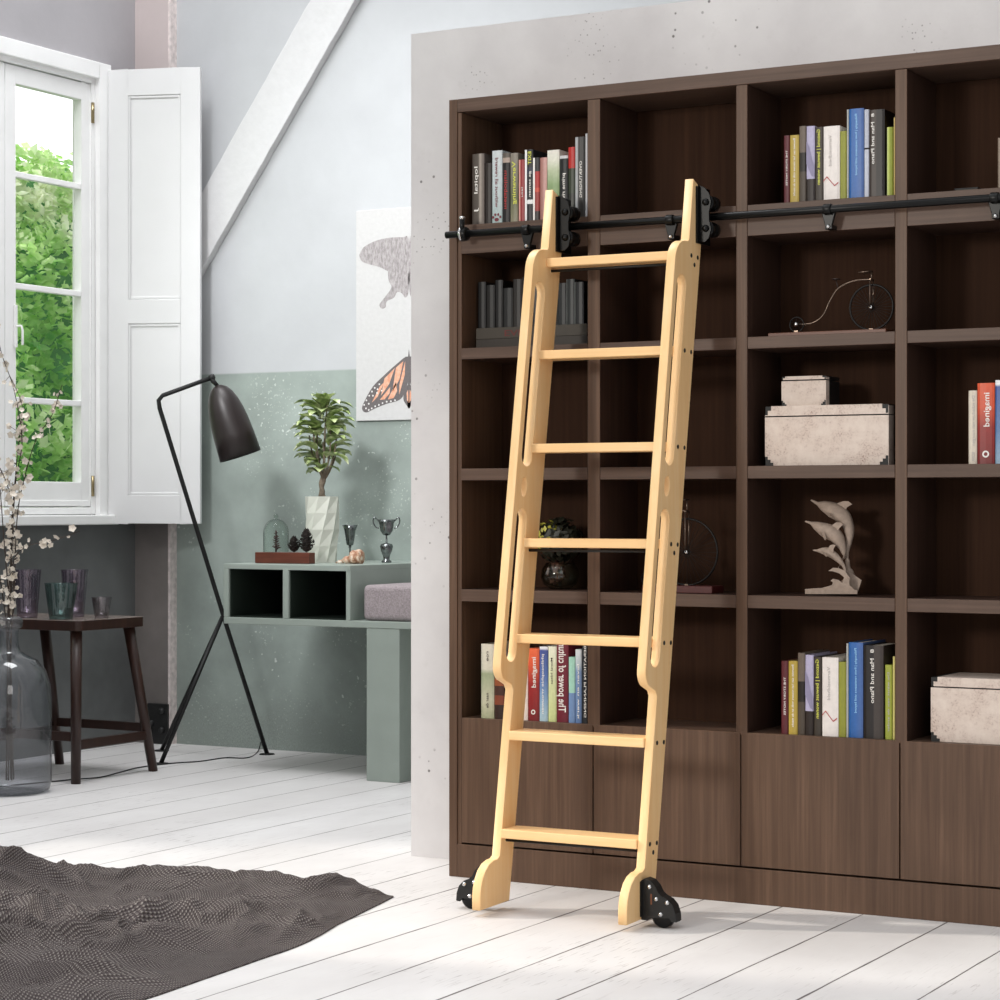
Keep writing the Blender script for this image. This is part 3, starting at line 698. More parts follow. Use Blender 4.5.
books(ROW[0], YK, [
 (864, 868.8, 109.5, [(0, (196, 200, 212)), (.545, (30, 24, 24)), (.565, (186, 190, 202))], 'silver-white slim book right of the blue one on the top shelf', {}),
 (869, 884.5, 109.5, {'g': [(0, (52, 42, 36)), (.4, (58, 48, 42)), (.5, (24, 16, 14)), (1, (20, 13, 11))], 'axis': 0}, 'black-brown book titled Man and Piano on the top shelf', {'text': [('8', WHITE_INK, .96, .04, .2, 'down', -.26), ('Man and Piano', WHITE_INK, .86, .48, .22, 'down', -.26)]}),
 (886.6, 893.2, 127, {'g': [(0, (206, 214, 150)), (.3, (182, 194, 90)), (.5, (140, 150, 40)), (1, (122, 130, 34))], 'axis': 0}, 'lime green book at the right end of the top row', {}),
 (893.4, 895.2, 117.5, (214, 190, 120), 'very thin yellow booklet squeezed against the divider of the top row', {}),
], G2)
G3 = 'books in the third compartment of the lowest row'
YK5 = YK
setC(ROW[4], [(781, 788, 661), (788.2, 797.3, 661), (797.5, 804.8, 653), (805, 813.3, 655), (813.7, 821.6, 657), (821.9, 838.2, 657.5), (838.4, 845.8, 662), (848.4, 862.8, 642.5)], G3, 'lowest row above the doors')
books(ROW[4], YK, [
 (863.2, 883.2, 645.5, {'g': [(0, (26, 22, 22)), (.5, (32, 27, 27)), (.56, (64, 56, 52)), (1, (60, 52, 48))], 'axis': 0}, 'wide black book titled Man and Piano in the lowest row', {'text': [('8', WHITE_INK, .96, .04, .18, 'down', -.05), ('Man and Piano', WHITE_INK, .86, .48, .2, 'down', -.05)]}),
 (884.8, 892.1, 665, (152, 160, 62), 'yellow-green book with faint grey lettering in the lowest row', {'text': [('De winst van de ander', GREY_INK, .9, .8, .3, 'down', 0)]}),
 (892.4, 895.2, 656.5, (206, 196, 120), 'very thin pale yellow booklet at the right end of the lowest row', {}),
], G3)
G4 = 'books in the lowest left compartment'
books(ROW[4], YK, [
 (480.7, 493.8, 644, {'g': [(0, (168, 172, 138)), (.25, (190, 188, 164)), (.6, (150, 160, 128)), (.66, (206, 202, 184)), (1, (214, 208, 192))]}, 'cream and pale green marbled book at the lower left', {'text': [('roe', DARK_INK, .9, .13, .22, 'down', 0), ('naar de', DARK_INK, .34, .2, .22, 'down', 0)]}),
 (494, 503.8, 672, [(0, (52, 34, 28)), (.3, (124, 62, 40)), (.5, (70, 42, 32)), (.7, (140, 76, 44)), (.85, (60, 40, 30))], 'dark book with rust-orange pattern behind the left ladder rail', {}),
 (505, 514, 652, (70, 60, 60), 'grey-brown book hidden behind the left ladder rail', {}),
 (514.5, 527.5, 650, (226, 212, 202), 'off-white book showing right of the left ladder rail', {}),
 (527.8, 538.9, 648.5, {'g': [(0, (118, 26, 30)), (.5, (150, 36, 34)), (.8, (214, 88, 54)), (1, (226, 104, 62))]}, 'red book fading to orange in the lowest left compartment', {'text': [('imagined', WHITE_INK, .88, .42, .4, 'down', .05)], 'emblem': ring}),
 (539.2, 547.6, 646.8, {'g': [(0, (170, 196, 206)), (.3, (130, 160, 192)), (.6, (84, 112, 172)), (.95, (66, 80, 142)), (.98, (232, 232, 238)), (1, (232, 232, 238))]}, 'blue book fading to pale blue at its foot, right of the red-orange one', {'text': [('philosophie vrouwen', WHITE_INK, .9, .8, .3, 'down', -.1)]}),
 (548, 556.2, 646.5, {'g': [(0, (196, 206, 140)), (.5, (206, 212, 164)), (1, (226, 226, 206))]}, 'pale lime book left of the dark red one with large white lettering', {'text': [('Moral Ideas', DARK_INK, .85, .35, .25, 'down', -.05)]}),
 (556.5, 568, 638, (104, 22, 40), 'dark red book with large white title The power of culture', {'text': [('The power of culture', WHITE_INK, .12, .86, .66, 'up', 0)]}),
 (568.3, 574.8, 657, [(0, (110, 138, 180)), (.45, (158, 204, 186))], 'teal over blue slim book in the lowest row', {}),
 (575, 581.3, 649.5, {'g': [(0, (88, 116, 160)), (.7, (120, 144, 180)), (.78, (176, 188, 196)), (1, (206, 212, 214))]}, 'slate blue book with a pale top in the lowest row', {'text': [('leven en werk', WHITE_INK, .8, .75, .35, 'down', 0)]}),
 (581.6, 587.6, 638, (28, 30, 34), 'black book with white lettering against the first divider of the lowest row', {'text': [('LIBERATION PLANNING', WHITE_INK, .97, .9, .4, 'down', .1)]}),
], G4)
G5 = 'books in the right compartment of the middle row'
books(ROW[2], YK, [
 (968.2, 976.8, 390.5, (204, 194, 178), 'cream book with faint grey lettering at the right, third row', {'text': [('De schaduw van morgen', GREY_INK, .93, .68, .35, 'down', .1), ('BORK', GREY_INK, .16, .13, .35, 'down', .1)]}),
 (977.1, 994.5, 383, {'g': [(0, (112, 26, 26)), (.45, (136, 36, 32)), (.7, (196, 76, 46)), (1, (206, 84, 48))]}, 'red to orange book with a round white logo, third row', {'text': [('imagined', WHITE_INK, .88, .42, .35, 'down', .05)], 'emblem': ring}),
 (995, 1008, 380, {'g': [(0, (140, 166, 186)), (.4, (84, 116, 160)), (.92, (60, 84, 146)), (.95, (226, 226, 228)), (1, (226, 226, 228))]}, 'blue book cut by the right edge of the picture', {}),
], G5)
bk = books(ROW[0], YK+.02, [(997.5, 1006, 137.5, (128, 112, 98), 'tan book at the far right of the top row', {})], None)
a = onY(954.5, 188, YK+.05); b_ = onY(978, 188, YK+.05)
z0 = ROW[0]+.0003
bx = thing('notebook', ((a.x+b_.x)/2, YK+.05, z0), 'small closed black notebook lying flat on the top shelf at the right', 'notebook')
MB().box(a.x, b_.x, YK+.05, YK+.15, z0, z0+.003).build('cover', M['blackmat'], bx); MB().box(a.x, b_.x, YK+.05, YK+.15, z0+.0125, z0+.0155).build('cover', M['blackmat'], bx)
MB().box(a.x+.003, b_.x-.003, YK+.053, YK+.147, z0+.003, z0+.0125).build('pages', fl('grey_pages', (70, 66, 60)), bx)
# dark shelf, second row left: two big volumes lying, small volumes on top
y_ = YF+.05; xa, xb = shelf_x(476, y_), shelf_x(587, y_)
def flatbook(x0, x1, z0, z1, yf, y1, cov, label, grp, txt=None):
    b = thing('large_book', ((x0+x1)/2, yf, z0), label, 'book', grp); tk = .003
    MB().box(x0, x1, yf+.004, y1, z0, z0+tk).box(x0, x1, yf+.004, y1, z1-tk, z1).box(x0, x1, yf, yf+.004, z0, z1).build('cover', cov, b, .001)
    MB().box(x0+.003, x1-.003, yf+.004, y1-.003, z0+tk, z1-tk).build('pages', PAPER, b)
    if txt: lettering(txt, fl('dark_red_ink', (90, 24, 20)), b, (x0+x1)/2-.095, yf-.0007, (z0+z1)/2-.002, .1, (z1-z0)*.55, 'flat')
    return b
GF = 'large volumes lying flat in the dark left compartment'
zb0 = ROW[1]+.0003
flatbook(xa, xb, zb0, zb0+.030, y_, YI-.02, fl('dark_olive_cloth', (42, 34, 26)), 'dark brown large book lying flat, under the one with red letters', GF)
flatbook(xa, xb, zb0+.0303, zb0+.066, y_, YI-.02, fl('olive_grey_cloth', (54, 47, 37)), 'olive-grey large book lying flat, topmost, lettered EVER in dark red', GF, 'EVER')
zc = zb0+.0663; y2 = y_+.03; rr = random.Random(4); px = 477.5
names = ['first', 'second', 'third', 'fourth', 'fifth', 'sixth', 'seventh', 'eighth', 'ninth', 'tenth', 'eleventh', 'twelfth']; k = 0
cols = [(30, 30, 32), (36, 34, 32), (28, 26, 26), (44, 46, 46), (62, 56, 50), (74, 60, 50), (58, 52, 50), (52, 62, 58), (48, 52, 52), (44, 48, 50), (66, 72, 72), (34, 36, 40)]
while px < 584 and k < 12:
    w = [8, 9, 8, 10, 9, 9, 8, 9, 10, 9, 8, 9][k]
    book(shelf_x(px, y2), shelf_x(px+w, y2), zc, onY(px+w/2, [282, 285, 280, 288, 279, 277, 284, 281, 287, 283, 279, 282][k], y2).z, y2, .15, tuple(int(c_*.55) for c_ in cols[k]), 'old dark small book, '+names[k]+' from the left on top of the lying volumes', 'small dark books standing on the lying volumes', edge=((74, 78, 76), .12) if k in (8, 10, 11) else None)  # dark covers scaled down further to carry the deep compartment's shade
    px += w; k += 1

# ------------------------------------------------------------------ boxes
def hide_box(px0, px1, py0, py1, pyl, yf, y1, z0, label, xr=None, k=1.0):
    """storage box with stepped black corners; pyl = lid seam"""
    x0 = onY(px0, HOR, yf).x; x1 = xr if xr is not None else onY(px1, HOR, yf).x
    pm = (px0+px1)/2; zt = onY(pm, py0, yf).z; zl = onY(pm, pyl, yf).z
    b = thing('storage_box', ((x0+x1)/2, yf, z0), label, 'box', 'cream storage boxes with black stepped corners')
    s = .009*k; g = .003
    def stepped(xa, xb, za, zb, top, yy0, yy1, mb):
        if top:   # lid: steps at upper corners
            mb.prism([(xa, za), (xb, za), (xb, zb-3*s), (xb-s, zb-3*s), (xb-s, zb-1.5*s), (xb-2.2*s, zb-1.5*s), (xb-2.2*s, zb), (xa+2.2*s, zb), (xa+2.2*s, zb-1.5*s), (xa+s, zb-1.5*s), (xa+s, zb-3*s), (xa, zb-3*s)] if zb-za > 3.2*s else
                     [(xa+s*.9, za), (xb-s*.9, za), (xb-s*.9, za+(zb-za)*.5), (xb-2.2*s, za+(zb-za)*.5), (xb-2.2*s, zb), (xa+2.2*s, zb), (xa+2.2*s, za+(zb-za)*.5), (xa+s*.9, za+(zb-za)*.5)], lambda u, v, w: (u, w, v), yy0, yy1)
        else:
            mb.prism([(xa+3*s, za), (xb-3*s, za), (xb-3*s, za+s), (xb-2*s, za+s), (xb-2*s, za+2*s), (xb-s, za+2*s), (xb-s, za+3*s), (xb, za+3*s), (xb, zb), (xa, zb), (xa, za+3*s), (xa+s, za+3*s), (xa+s, za+2*s), (xa+2*s, za+2*s), (xa+2*s, za+s), (xa+3*s, za+s)], lambda u, v, w: (u, w, v), yy0, yy1)
    MB().box(x0+.001, x1-.001, yf+.0015, y1, z0, zl-g).build('body', M['blackmat'], b)
    MB().box(x0+.001, x1-.001, yf+.0015, y1, zl, zt-.001).build('lid', M['blackmat'], b)
    mb = MB(); stepped(x0, x1, z0+.0005, zl-g-.0005, False, yf, yf+.0015, mb)
    mb.box(x1-.001, x1, yf+.001, yf+.045*k, z0+.0, zl-g); mb.build('body_covering', M['boxhide'], b)
    mb = MB(); stepped(x0, x1, zl+.0003, zt, True, yf, yf+.0015, mb); mb.box(x0+.02, x1-.02, yf+.002, y1-.01, zt-.001, zt); mb.box(x1-.001, x1, yf+.001, yf+.045*k, zl, zt-.004)
    mb.build('lid_covering', M['boxhide'], b)
    return b, zt, x0, x1
yb = YF+.03
b1, zt1, xa1, xb1 = hide_box(765, 888.6, 405, 464, 415, yb, YI-.02, ROW[2]+.0003, 'large cream storage box lying in the third row, below the small box')
hide_box(781.5, 826, 376, 404, 379.6, yb+.03, yb+.145, zt1+.0005, 'small cream storage box stacked on the large one', k=.6)
hide_box(930.8, 1050, 679, 741, 688.5, yb, YI-.02, ROW[4]+.0003, 'large cream storage box in the lowest row at the right edge', xr=-1.672)

# ------------------------------------------------------------------ penny-farthing models
def bicycle(cx, cz, R, z0, y, label, sx, rx, rz, rr_, base_x0, base_x1, mat, basemat, bh):
    b = thing('model_bicycle', (cx, y, z0), label, 'model bicycle', 'model penny-farthing bicycles on the shelves')
    def wheel(c, r, name, ns):
        mb = MB(); n = 40
        mb.tube([(c[0]+r*math.cos(2*PI*i/n), y, c[1]+r*math.sin(2*PI*i/n)) for i in range(n+1)], .0035 if r > .03 else .0022, 6, False)
        w = mb.build(name, mat, b)
        mb = MB()
        for i in range(ns):
            a = 2*PI*i/ns; mb.tube([(c[0], y+(.006 if i % 2 else -.006), c[1]), (c[0]+r*math.cos(a), y, c[1]+r*math.sin(a))], .0007, 4, False)
        mb.build('spokes', mat, w)
        MB().lathe([(0, -.012), (.007, -.012), (.007, .012), (0, .012)], (c[0], y, c[1]), 12, (0,1,0)).build('hub', M['chrome'], w)
    wheel((cx, cz), R, 'front_wheel', 36); wheel((rx, rz), rr_, 'rear_wheel', 16)
    top = cz+R*1.37
    frm = MB(); fm = M['dullsteel']
    for dy in (-.014, .014): frm.tube([(cx, y+dy, cz), (cx, y+dy, cz+R*1.22)], .002, 6)
    frm.tube([(cx, y-.014, cz+R*1.22), (cx, y+.014, cz+R*1.22)], .003, 6); frm.tube([(cx, y, cz+R*1.22), (cx, y, top+R*.18)], .0025, 6)
    frm.build('fork', fm, b)
    s = sx
    q = (cx-rx)/(3.1*R); s = s*q
    pts = [(cx, y, cz+R*1.24), (cx-s*R*.7, y, cz+R*1.22), (cx-s*R*1.35, y, cz+R*.93), (cx-s*R*1.7, y, cz+R*.4), (cx-s*R*2.0, y, cz-R*.25), (cx-s*R*2.45, y, cz-R*.58), (rx, y, rz)]
    MB().tube(smooth_path(pts, 7), .0022, 6).build('backbone', fm, b)
    MB().tube([(cx-s*R*1.38, y, cz+R*.95), (cx-s*R*1.46, y, cz+R*1.3)], .002, 6).lathe([(0, 0), (.012, .0), (.014, .003), (0, .005)], (cx-s*R*1.46, y, cz+R*1.3), 12).build('saddle', M['darkleather'], b)
    MB().tube([(cx-s*.03, y-.02, top+R*.18), (cx, y-.012, top+R*.22), (cx, y+.012, top+R*.22), (cx-s*.03, y+.03, top+R*.18)], .0018, 6).build('handlebar', fm, b)
    MB().box(base_x0, base_x1, y-.045, y+.045, z0, z0+bh).build('base', basemat, b, .002)
    for (x, zz) in ((cx, cz-R), (rx, rz-rr_)):
        MB().box(x-.006, x+.006, y-.006, y+.006, z0+bh, max(z0+bh+.004, zz+.004)).build('wheel_stand', fm, b)
    return b
M['dullsteel'] = plain('dull_antique_steel', (120, 104, 92), .35, .9, .2); M['darkleather'] = plain('dark_leather', (44, 30, 24), .5); M['blackrim'] = plain('blackened_rim', (20, 16, 14), .4, .5, .1)
yb_ = 6.335
c = onY(872.5, 304.5, yb_); kpx = (onY(894.5, 304.5, yb_).x-c.x); r2 = onY(803, 321.5, yb_); bz = ROW[1]+.0003
Rw = kpx*.985
zc_ = bz+.012+Rw+.001
bicycle(c.x-.003, zc_, Rw, bz, yb_, 'antique model penny-farthing bicycle on a brown wooden base, second row', 1, r2.x-.02, bz+.012+.026, .022, onY(768, 333, yb_-.045).x, onY(886, 333, yb_-.045).x, M['blackrim'], M['basewood'], .012)
c = onY(687, 552, yb_); bz = ROW[3]+.0003; Rw = onY(717.5, 552, yb_).x-c.x
bicycle(c.x, bz+.022+Rw+.001, Rw, bz, yb_, 'black model bicycle half hidden behind the right ladder rail, fourth row', 1, c.x-Rw*1.35, bz+.022+.020, .018, onY(642, 590, yb_-.045).x, onY(712, 590, yb_-.045).x, M['blackrim'], plain('dark_red_wood', (74, 24, 22), .5), .022)

# ------------------------------------------------------------------ dolphin sculpture
yd = 6.385
def DP(cx, cy, dy=0): return onY(800+cx/9.0875, 490+cy/9.09, yd+dy)
kk = (DP(909, 0).x-DP(0, 0).x)/909
z0 = ROW[3]+.0003
dz = z0-DP(0, 952).z
def DQ(cx, cy, dy=0): p = DP(cx, cy, dy); p.z += dz; return p
dl = thing('dolphin_sculpture', (DQ(300, 950).x, yd, z0), 'grey stone sculpture of three leaping dolphins on a wave, fourth row', 'sculpture')
def dolphin(path, rad, dorsal, flip, dy):
    mb = MB(); P = smooth_path([DQ(x, y, dy*(1-.4*i/len(path))) for i, (x, y) in enumerate(path)], 4)
    R = []
    for i in range(len(rad)-1):
        for k in range(4): R.append((rad[i]+(rad[i+1]-rad[i])*k/4)*kk*1.22)
    R.append(rad[-1]*kk); mb.tube(P, R, 16, True, 0, 1.0, up=(0,1,0))
    def fin(poly, yc, th_):
        c = (sum(p[0] for p in poly)/len(poly), sum(p[1] for p in poly)/len(poly))
        mb.prism(poly, lambda u, v, w: DQ(u, v, yc+w), -th_, th_)
    fin(dorsal, dy, .004)
    for s in (-1, 1):
        (fx, fy), (gx, gy), w = flip
        vs = [DQ(fx-w, fy, dy-s*.012*-1), DQ(fx+w, fy+4, dy+s*.012), DQ(gx+w*.4, gy, dy+s*.03), DQ(gx-w*.4, gy-6, dy+s*.03)]
        vs2 = [v+Vector((.002, s*.005, .004)) for v in vs]
        mb.add(vs+vs2, [(0,1,2,3), (4,5,6,7), (0,1,5,4), (1,2,6,5), (2,3,7,6), (3,0,4,7)])
    e = P[-1]; e2 = P[-3]; d_ = (e-e2).normalized()
    for s in (-1, 1):      # flukes
        mb.add([e-d_*.006, e+d_*.012+Vector((0, s*.022, -.002)), e+d_*.004, e+Vector((.003, 0, .003))], [(0,1,2), (0,1,3), (1,2,3), (0,2,3)])
    return mb
dolphin([(100,96),(160,128),(215,150),(300,188),(385,240),(432,310),(450,400),(440,500),(422,600)], [5,13,38,58,56,42,32,20,9], [(340,125),(400,105),(440,108),(474,135),(430,160),(405,200),(370,190)], ((270,215),(285,255),18), .0).build('dolphin', M['stone'], dl)
dolphin([(48,290),(100,306),(150,330),(225,368),(300,402),(350,455),(385,525),(402,600)], [6,11,32,52,56,46,28,10], [(290,325),(330,298),(365,300),(392,318),(360,350),(340,380)], ((205,395),(228,462),18), -.03).build('dolphin', M['stone'], dl)
dolphin([(118,552),(152,556),(200,558),(250,566),(310,602),(360,648),(400,705),(418,760)], [4,8,23,31,28,20,12,9], [(250,545),(272,508),(300,500),(326,504),(305,540),(300,575)], ((215,578),(238,614),14), -.045).build('dolphin', M['stone'], dl)
mb = MB()
mb.prism([(45,905),(200,895),(290,870),(300,846),(278,830),(300,812),(350,822),(385,850),(400,800),(360,765),(300,745),(255,742),(300,712),(345,715),(360,685),(350,715),(410,740),(450,800),(450,870),(520,935),(518,952),(45,952)], lambda u, v, w: DQ(u, v, w), -.05, -.012)
mb.prism([(200,930),(300,880),(420,800),(400,700),(430,740),(480,770),(560,825),(535,905),(520,952),(200,952)], lambda u, v, w: DQ(u, v, w), -.012, .045)
mb.prism([(45,905),(520,915),(520,952),(45,952)], lambda u, v, w: DQ(u, v, w), -.06, .055)
mb.tube(smooth_path([DQ(440, 520, 0), DQ(430, 620, 0), DQ(440, 720, .005), DQ(470, 800, .01)], 4), [.004]*5+[.007]*4+[.012]*4, 10)
mb.build('wave_base', M['stone'], dl, .002)

# ------------------------------------------------------------------ round dark foliage arrangement in the fourth row
yv = 6.39; c = onY(560, 548, yv); zf = ROW[3]+.0003
vz = thing('plant_in_glass_bowl', (c.x, yv, zf), 'dark arrangement with yellow-green leaves in a small glass bowl, behind the ladder', 'plant')
MB().lathe([(.0, .001), (.03, .001), (.052, .015), (.062, .04), (.058, .065), (.045, .085), (.042, .085), (.054, .065), (.058, .04), (.048, .018), (0, .004)], (c.x, yv, zf), 28).build('glass_bowl', M['clearglass'], vz)
rnd = random.Random(5)
def leafball(c, r, n, sz, mat, name, par, flt=None):
    mb = MB()
    for k in range(n):
        a = Vector((rnd.gauss(0,1), rnd.gauss(0,1), rnd.gauss(0,1))).normalized(); p = Vector(c)+a*r*rnd.uniform(.7, 1)
        if flt and not flt(p): continue
        b1_ = a.orthogonal().normalized(); b1_ = Matrix.Rotation(rnd.uniform(0, 6.3), 3, a) @ b1_; b2 = a.cross(b1_)
        s = sz*rnd.uniform(.7, 1.2); mb.add([p-b1_*s, p+b2*s*.6+a*s*.3, p+b1_*s+a*s*.5, p-b2*s*.6+a*s*.3], [(0,1,2,3)])
    return mb.build(name, mat, par, fixn=False)
cc = (c.x, yv, zf+.155)
leafball(cc, .075, 420, .014, M['dleaf'], 'dark_leaves', vz)
leafball((c.x-.028, yv-.03, zf+.17), .052, 70, .011, M['yleaf'], 'yellow_green_leaves', vz)
leafball((c.x-.01, yv-.01, zf+.055), .036, 60, .011, M['pinkleaf'], 'dusty_pink_leaves', vz)
MB().tube([(c.x, yv, zf+.01), (c.x, yv, zf+.15)], .006, 8).build('stem', M['darktwig'], vz)

# ------------------------------------------------------------------ wall bench with compartments
BX0, BX1, BY0 = -6.00, -5.324, 8.24; BZ0, BZ1 = .663, .933; e = .027
bn = thing('wall_bench', (-5.5, BY0, 0), 'sage green wall bench with two open compartments and a square pedestal', 'bench')
mb = MB(); mb.box(BX0, BX1, BY0, BW-.0005, BZ1-.022, BZ1); mb.box(BX0, BX0+e, BY0, BW-.0005, BZ0+.03, BZ1-.022)
xm = onY(285.5, 590, BY0).x; mb.box(xm-.016, xm+.016, BY0, BW-.0005, BZ0+.03, BZ1-.022); mb.box(BX1-.022, BX1, BY0, BW-.0005, BZ0+.03, BZ1-.022)
mb.build('compartment_frame', M['bench'], bn, .003)
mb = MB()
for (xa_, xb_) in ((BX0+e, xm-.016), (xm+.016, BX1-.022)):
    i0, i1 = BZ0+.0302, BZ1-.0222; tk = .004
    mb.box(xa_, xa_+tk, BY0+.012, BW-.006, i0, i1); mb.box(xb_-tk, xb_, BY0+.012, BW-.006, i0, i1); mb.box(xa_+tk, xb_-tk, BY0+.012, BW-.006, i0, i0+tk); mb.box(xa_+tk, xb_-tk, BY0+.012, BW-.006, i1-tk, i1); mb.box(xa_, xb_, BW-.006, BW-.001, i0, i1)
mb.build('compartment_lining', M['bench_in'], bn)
MB().box(BX0, -4.3, BY0, BW-.0005, BZ0, BZ0+.030).build('seat_board', M['bench'], bn, .003)
MB().box(-5.241, -5.073, BY0+.002, BY0+.33, 0, BZ0-.0005).build('pedestal', M['bench'], bn, .003)
# cushion
cu = onY(363, 586, BY0+.03)
q = MB().box(cu.x, -4.5, BY0+.025, BW-.05, BZ0+.0305, cu.z+.005).build('seat_cushion', M['cushion'], None, .022, 4, origin=(-4.9, 8.6, BZ0+.0305))
tag(q, 'pinkish-grey felt cushion lying on the green wall bench', 'cushion')

# things on the bench
TZ = BZ1+.0003
def TP(px, Y): return onY(px, HOR, Y).x
Yt = 8.36; xa_, xb_ = TP(254.8, Yt), TP(309, Yt)
tr = MB().box(xa_, xb_, Yt, Yt+.05, TZ, TZ+.05).build('wooden_tray', M['redwood'], None, .003, origin=(xa_, Yt, TZ)); tag(tr, 'reddish brown wooden block tray under the glass dome', 'tray')
TT = TZ+.0503
cxx = TP(276, Yt+.05); rd = (TP(286.5, Yt+.05)-TP(265.5, Yt+.05))/2
gd = thing('glass_dome', (cxx, Yt+.05, TT), 'small clear glass dome with a knob, on the wooden tray', 'glass dome')
prof_ = [(rd, 0), (rd, .09)]+[(rd*math.cos(a), .09+rd*1.05*math.sin(a)) for a in [PI/2*i/8 for i in range(1, 8)]]+[(.006, .09+rd*1.05)]
MB().lathe(prof_, (cxx, Yt+.05, TT), 32).build('dome', M['domeglass'], gd)
MB().ball((cxx, Yt+.05, TT+.09+rd*1.05+.011), .011, 8).build('knob', M['domeglass'], gd)
def twig(mb, base, h, n, spread, r, rnd):
    base = Vector(base); mb.tube([base, base+Vector((0, 0, h))], [r*1.4, r*.5], 6)
    for i in range(n):
        z = h*(.1+.85*i/n); a = rnd.uniform(0, 6.28); l = spread*(1-.75*i/n)*rnd.uniform(.7, 1.1)
        p = base+Vector((0, 0, z)); q_ = p+Vector((math.cos(a)*l, math.sin(a)*l, l*.45)); mb.tube([p, q_], [r*.9, r*.4], 5)
rnd = random.Random(8)
mb = MB(); twig(mb, (cxx, Yt+.05, TT), .10, 44, .024, .0035, rnd); q = mb.build('dried_sprig', plain('dark_red_sprig', (66, 36, 30), .8, 0, .3), None, origin=(cxx, Yt+.05, TT)); tag(q, 'dark reddish dried sprig standing under the glass dome', 'dried sprig')
def pinecone(px, h, r, label, Y, tilt=0, spiky=False):
    x = TP(px, Y); o = Vector((x, Y, TT)); mb = MB(); rnd = random.Random(int(px))
    mb.lathe([(.001, 0), (r*.5, h*.1), (r*.55, h*.4), (r*.3, h*.8), (.001, h)], o, 10)
    n = 60
    for i in range(n):
        t = i/n; z = h*(.06+.9*t); rad = r*(1.0 if t < .35 else (1-(t-.35)/.65)**.7)*(.55+.45*min(1, t*4)); a = i*2.4
        dr = Vector((math.cos(a), math.sin(a), 0)); sd_ = Vector((-math.sin(a), math.cos(a), 0)); p = o+Vector((0, 0, z))
        tip = p+dr*rad+Vector((0, 0, .008)); w = r*.26
        mb.add([p+sd_*w*.4, p-sd_*w*.4, tip-sd_*w+Vector((0,0,-.002)), tip+Vector((0,0,.006))+dr*.003, tip+sd_*w+Vector((0,0,-.002)), tip-Vector((0,0,.006))], [(0,1,2,3,4), (0,1,2,5,4), (2,3,4,5)])
    q = mb.build('pine_cone', M['cone'], None, origin=o); tag(q, label, 'pine cone', 'pine cones on the wooden tray'); return q
pinecone(294, .068, .028, 'small round dark pine cone next to the glass dome', Yt+.05)
pinecone(306.5, .105, .036, 'larger pointed dark pine cone next to the ribbed planter', Yt+.05)
# planter
Yp = 8.62; xp = TP(322.2, Yp); rp = (TP(338.3, Yp)-TP(306.2, Yp))/2*.89; hp_ = onY(322, 496.5, Yp).z-TZ
pt = thing('planter', (xp, Yp, TZ), 'tall cream faceted planter on the green bench', 'planter')
mb = MB(); n = 9; m = 4; vs = []
def prad(t): return rp*(.86+.14*min(1, t*2))
for j in range(m+1):
    t = j/m
    for i in range(n):
        a = 2*PI*(i+j*.32)/n; vs.append((xp+prad(t)*math.cos(a), Yp+prad(t)*math.sin(a), TZ+hp_*t))
fs = []
for j in range(m):
    for i in range(n):
        a0, a1, b0, b1_ = j*n+i, j*n+(i+1)%n, (j+1)*n+i, (j+1)*n+(i+1)%n
        fs += [(a0, b1_, b0), (a0, a1, b1_)]
fs.append(tuple(range(n))[::-1]); mb.add(vs, fs)
r2_ = rp*.9; mb.lathe([(r2_, hp_-.03), (r2_, hp_), ], (xp, Yp, TZ), n)
mb.build('pot', plain('cream_ceramic', (206, 208, 196), .35, 0, .04, 20), pt)
MB().lathe([(0, hp_-.018), (rp*.9, hp_-.02)], (xp, Yp, TZ), n).build('soil', plain('dark_soil', (50, 42, 34), .95, 0, .4, 120), pt)
fp = thing('fiddle_leaf_plant', (xp, Yp, TZ+hp_-.018), 'small bushy fiddle-leaf plant with pale green leaves in the cream planter', 'plant')
base = Vector((xp, Yp, TZ+hp_-.018)); rnd = random.Random(12)
mb = MB(); trunk_top = base+Vector((.01, 0, .12))
mb.tube(smooth_path([base+Vector((-.012,0,0)), base+Vector((.0,0,.04)), base+Vector((-.006,0,.08)), trunk_top], 4), [.014]*5+[.011]*4+[.010]*4, 8)
mb.tube(smooth_path([base+Vector((.014,.004,0)), base+Vector((-.004,0,.045)), base+Vector((.010,0,.09)), trunk_top], 4), [.011]*5+[.009]*4+[.008]*4, 8)
tips = []
for i in range(8):
    a = 2*PI*i/8+.3; l = rnd.uniform(.04, .09); q_ = trunk_top+Vector((math.cos(a)*l, math.sin(a)*l*.7, rnd.uniform(.06, .26)))
    mb.tube(smooth_path([trunk_top-Vector((0,0,.03)), (trunk_top+q_)/2+Vector((math.cos(a)*.02, 0, -.01)), q_], 3), [.005]*3+[.004]*3+[.0025], 6); tips.append(q_)
tips.append(trunk_top+Vector((.02, 0, .34))); mb.tube([trunk_top, trunk_top+Vector((.005, 0, .2)), tips[-1]], [.006, .005, .003], 6)
mb.build('trunk', M['bark'], fp)
def leaf(mb, p, d, L_, W_, up=Vector((0,0,1)), droop=.25):
    d = d.normalized(); s = d.cross(up).normalized() if abs(d.dot(up)) < .98 else Vector((1,0,0)); nn = s.cross(d).normalized()
    rows = 7; vs = []
    for i in range(rows+1):
        t = i/rows; w = W_*(math.sin(PI*min(1, t**.75*.98+.02))**.7)*(.55+.6*t) if 0 < t < 1 else W_*.06
        c_ = p+d*L_*t+nn*(L_*(.12*math.sin(PI*t)-droop*t*t))
        for k in (-1, -.5, 0, .5, 1): vs.append(c_+s*w*k+nn*(abs(k)*w*.35+ (.04*L_*math.sin(t*9)*abs(k))))
    fs = [(i*5+k, i*5+k+1, i*5+k+6, i*5+k+5) for i in range(rows) for k in range(4)]
    mb.add(vs, fs, True)
mb = MB()
top_ = onY(323, 391, Yp).z
H0 = trunk_top.z; 
